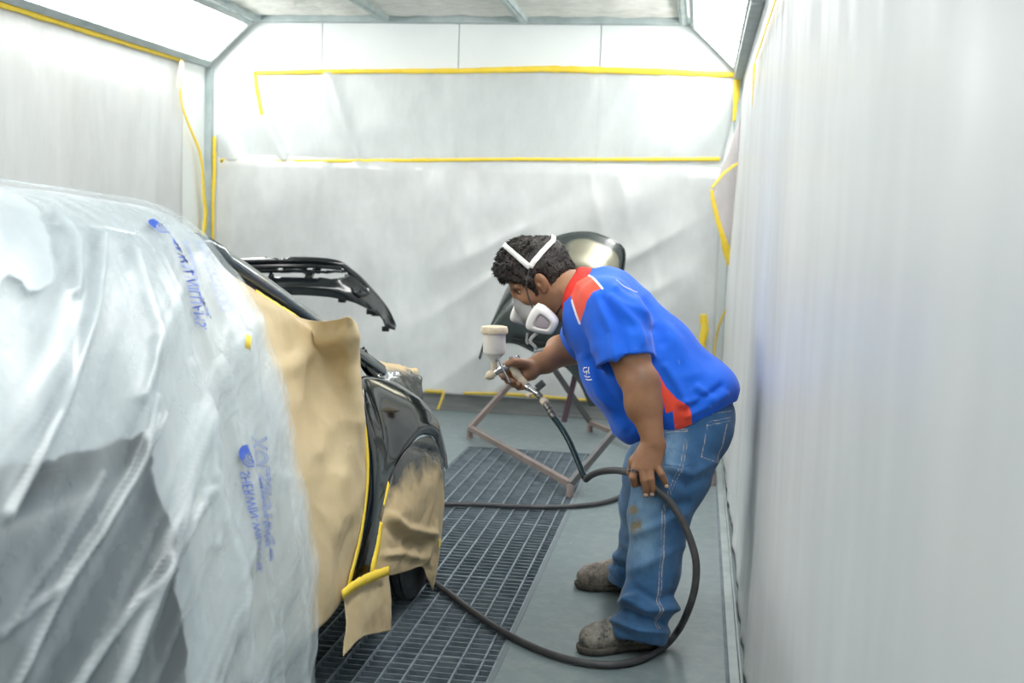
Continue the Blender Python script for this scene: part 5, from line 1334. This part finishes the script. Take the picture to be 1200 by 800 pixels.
mb = MB(); mb.lathe([(.046, hC*.755), (.051, hC*.765), (.0525, hC*.80), (.051, hC*.91), (.048, hC*.945), (.030, hC*.965), (.002, hC*.97)], cb_, cx, 36); mb.build('cup_lid', m_ivory, cup, True)
mb = MB(); mb.lathe([(.011, -.03), (.011, .0), (.014, .003), (.014, .010)], cb_, cx, 20); mb.build('cup_neck', m_ivory, gun, True)
nz, rear = J(571, 441.5, GY), J(610, 420.5, GY); ax = rear-nz; Lg = np.linalg.norm(ax); ax /= Lg
mb = MB(); mb.lathe([(.004, -.006), (.009, -.004), (.017, .006), (.0185, .012), (.0185, .022), (.014, .026), (.014, .036)], nz, ax, 24); 
nzo = mb.build('air_cap', m_ivory, gun, True)
sdv = np.cross(ax, [0, 1, 0]); sdv /= np.linalg.norm(sdv)
for sg_ in (1, -1):
    mb = MB(); mb.bar(nz+np.array([0, .012*sg_, 0])+ax*.004, nz+np.array([0, .014*sg_, 0])-ax*.012, .007, .009); mb.build('horn', m_ivory, nzo, bevel=.001)
mb = MB(); mb.lathe([(.0125, .03), (.0125, .05), (.015, .055), (.0165, .075), (.0165, .10), (.013, .112), (.009, .116), (.009, .126), (.012, .128), (.012, .142), (.007, .145)], nz, ax, 22); mb.build('gun_body', m_chr, gun, True)
ha, hb_ = J(599, 428.5, GY), J(617.5, 454, GY)
F_ = Field(np.minimum(ha, hb_)-.05, np.maximum(ha, hb_)+.05, .003); d_ = (hb_-ha)
F_.chain([ha, ha+d_*.35, ha+d_*.75, hb_], (.014, .0155, .0145, .0135), .01); a, b = F_.skin(2); pset('grip', a, b, m_ivory, gun)
mb = MB(); tpz = cr([J(583.5, 417, GY-.018), J(587, 427, GY-.02), J(592, 438, GY-.02), J(597.5, 448, GY-.018)], 20); mb.tube(tpz, .0048, 8); trg = mb.build('trigger', m_chr, gun, True)
mb = MB(); mb.lathe([(.006, -.024), (.008, -.022), (.008, .022), (.006, .024)], J(584, 419, GY), (0, 1, 0), 14); mb.build('trigger_pin', m_chr, trg, True)
for xy, r_ in (((599.5, 420.5), .007), ((607.5, 419.5), .007)):
    mb = MB(); mb.lathe([(r_*.7, -.004), (r_, -.002), (r_, .010), (r_*.5, .012)], J(*xy, GY-.004), sdv if sdv[2] > 0 else -sdv, 12); mb.build('adjusting_knob', m_chr, gun, True)
f0, f1 = J(616, 452, GY), J(630, 461, GY-.02); d_ = f1-f0
mb = MB(); mb.lathe([(.013, 0), (.015, .004), (.015, .016), (.011, .018), (.011, .034), (.0145, .036), (.0145, np.linalg.norm(d_)+.004)], f0, d_, 18); mb.build('inlet', m_chr, gun, True)
f2 = J(640, 474, GY-.045); d2 = f2-f1
mb = MB(); mb.lathe([(.010, 0), (.013, .004), (.013, .018), (.008, .02), (.008, np.linalg.norm(d2))], f1, d2, 16); mb.build('regulator', m_stl, gun, True)
mb = MB(); c = J(633, 450.5, GY-.02); mb.bar(c+np.array([-.012, 0, -.014]), c+np.array([.014, 0, .010]), .030, .028); mb.build('gauge', plain('dark_gauge', (66, 70, 72), rough=.3), gun, bevel=.004)
mb = MB(); mb.lathe([(.005, 0), (.005, .016), (.010, .017), (.012, .026), (.007, .034)], J(626, 460, GY-.02), J(617, 464, GY-.03)-J(626, 460, GY-.02), 14); mb.build('adjusting_knob', m_ivory, gun, True)
f3 = J(650, 490, 4.42); d3 = f3-f2; L3 = np.linalg.norm(d3)
mb = MB(); mb.lathe([(.011, -.028), (.0165, -.026), (.0165, -.006), (.012, -.004), (.012, .004)], f2, d3, 8); mb.build('coupling_nut', m_ivory, gun)
mb = MB(); mb.lathe([(.012, -.002), (.0135, .002), (.0135, L3*.35), (.010, L3*.38), (.010, L3*.46), (.014, L3*.48), (.014, L3*.62), (.011, L3*.65), (.011, L3*.74), (.0145, L3*.76), (.0145, L3*.86), (.0118, L3*.98)], f2, d3, 16); mb.build('hose_coupling', m_stl, gun, True)
# ------------------------------------------------------------------ world and output
w = bpy.data.worlds.new('world'); SC.world = w; w.use_nodes = True
w.node_tree.nodes['Background'].inputs[0].default_value = (.9, .95, 1, 1); w.node_tree.nodes['Background'].inputs[1].default_value = .2
SC.view_settings.view_transform = 'Standard'; SC.view_settings.look = 'None'; SC.view_settings.gamma = 1
SC.view_settings.use_curve_mapping = False; SC.view_settings.exposure = EXPO
cy = SC.cycles
cy.use_denoising = True
try: cy.denoiser = 'OPENIMAGEDENOISE'
except Exception: pass
cy.max_bounces = 10; cy.diffuse_bounces = 5; cy.glossy_bounces = 4; cy.transmission_bounces = 8; cy.transparent_max_bounces = 16
cy.sample_clamp_indirect = 6
cy.caustics_reflective = False; cy.caustics_refractive = False
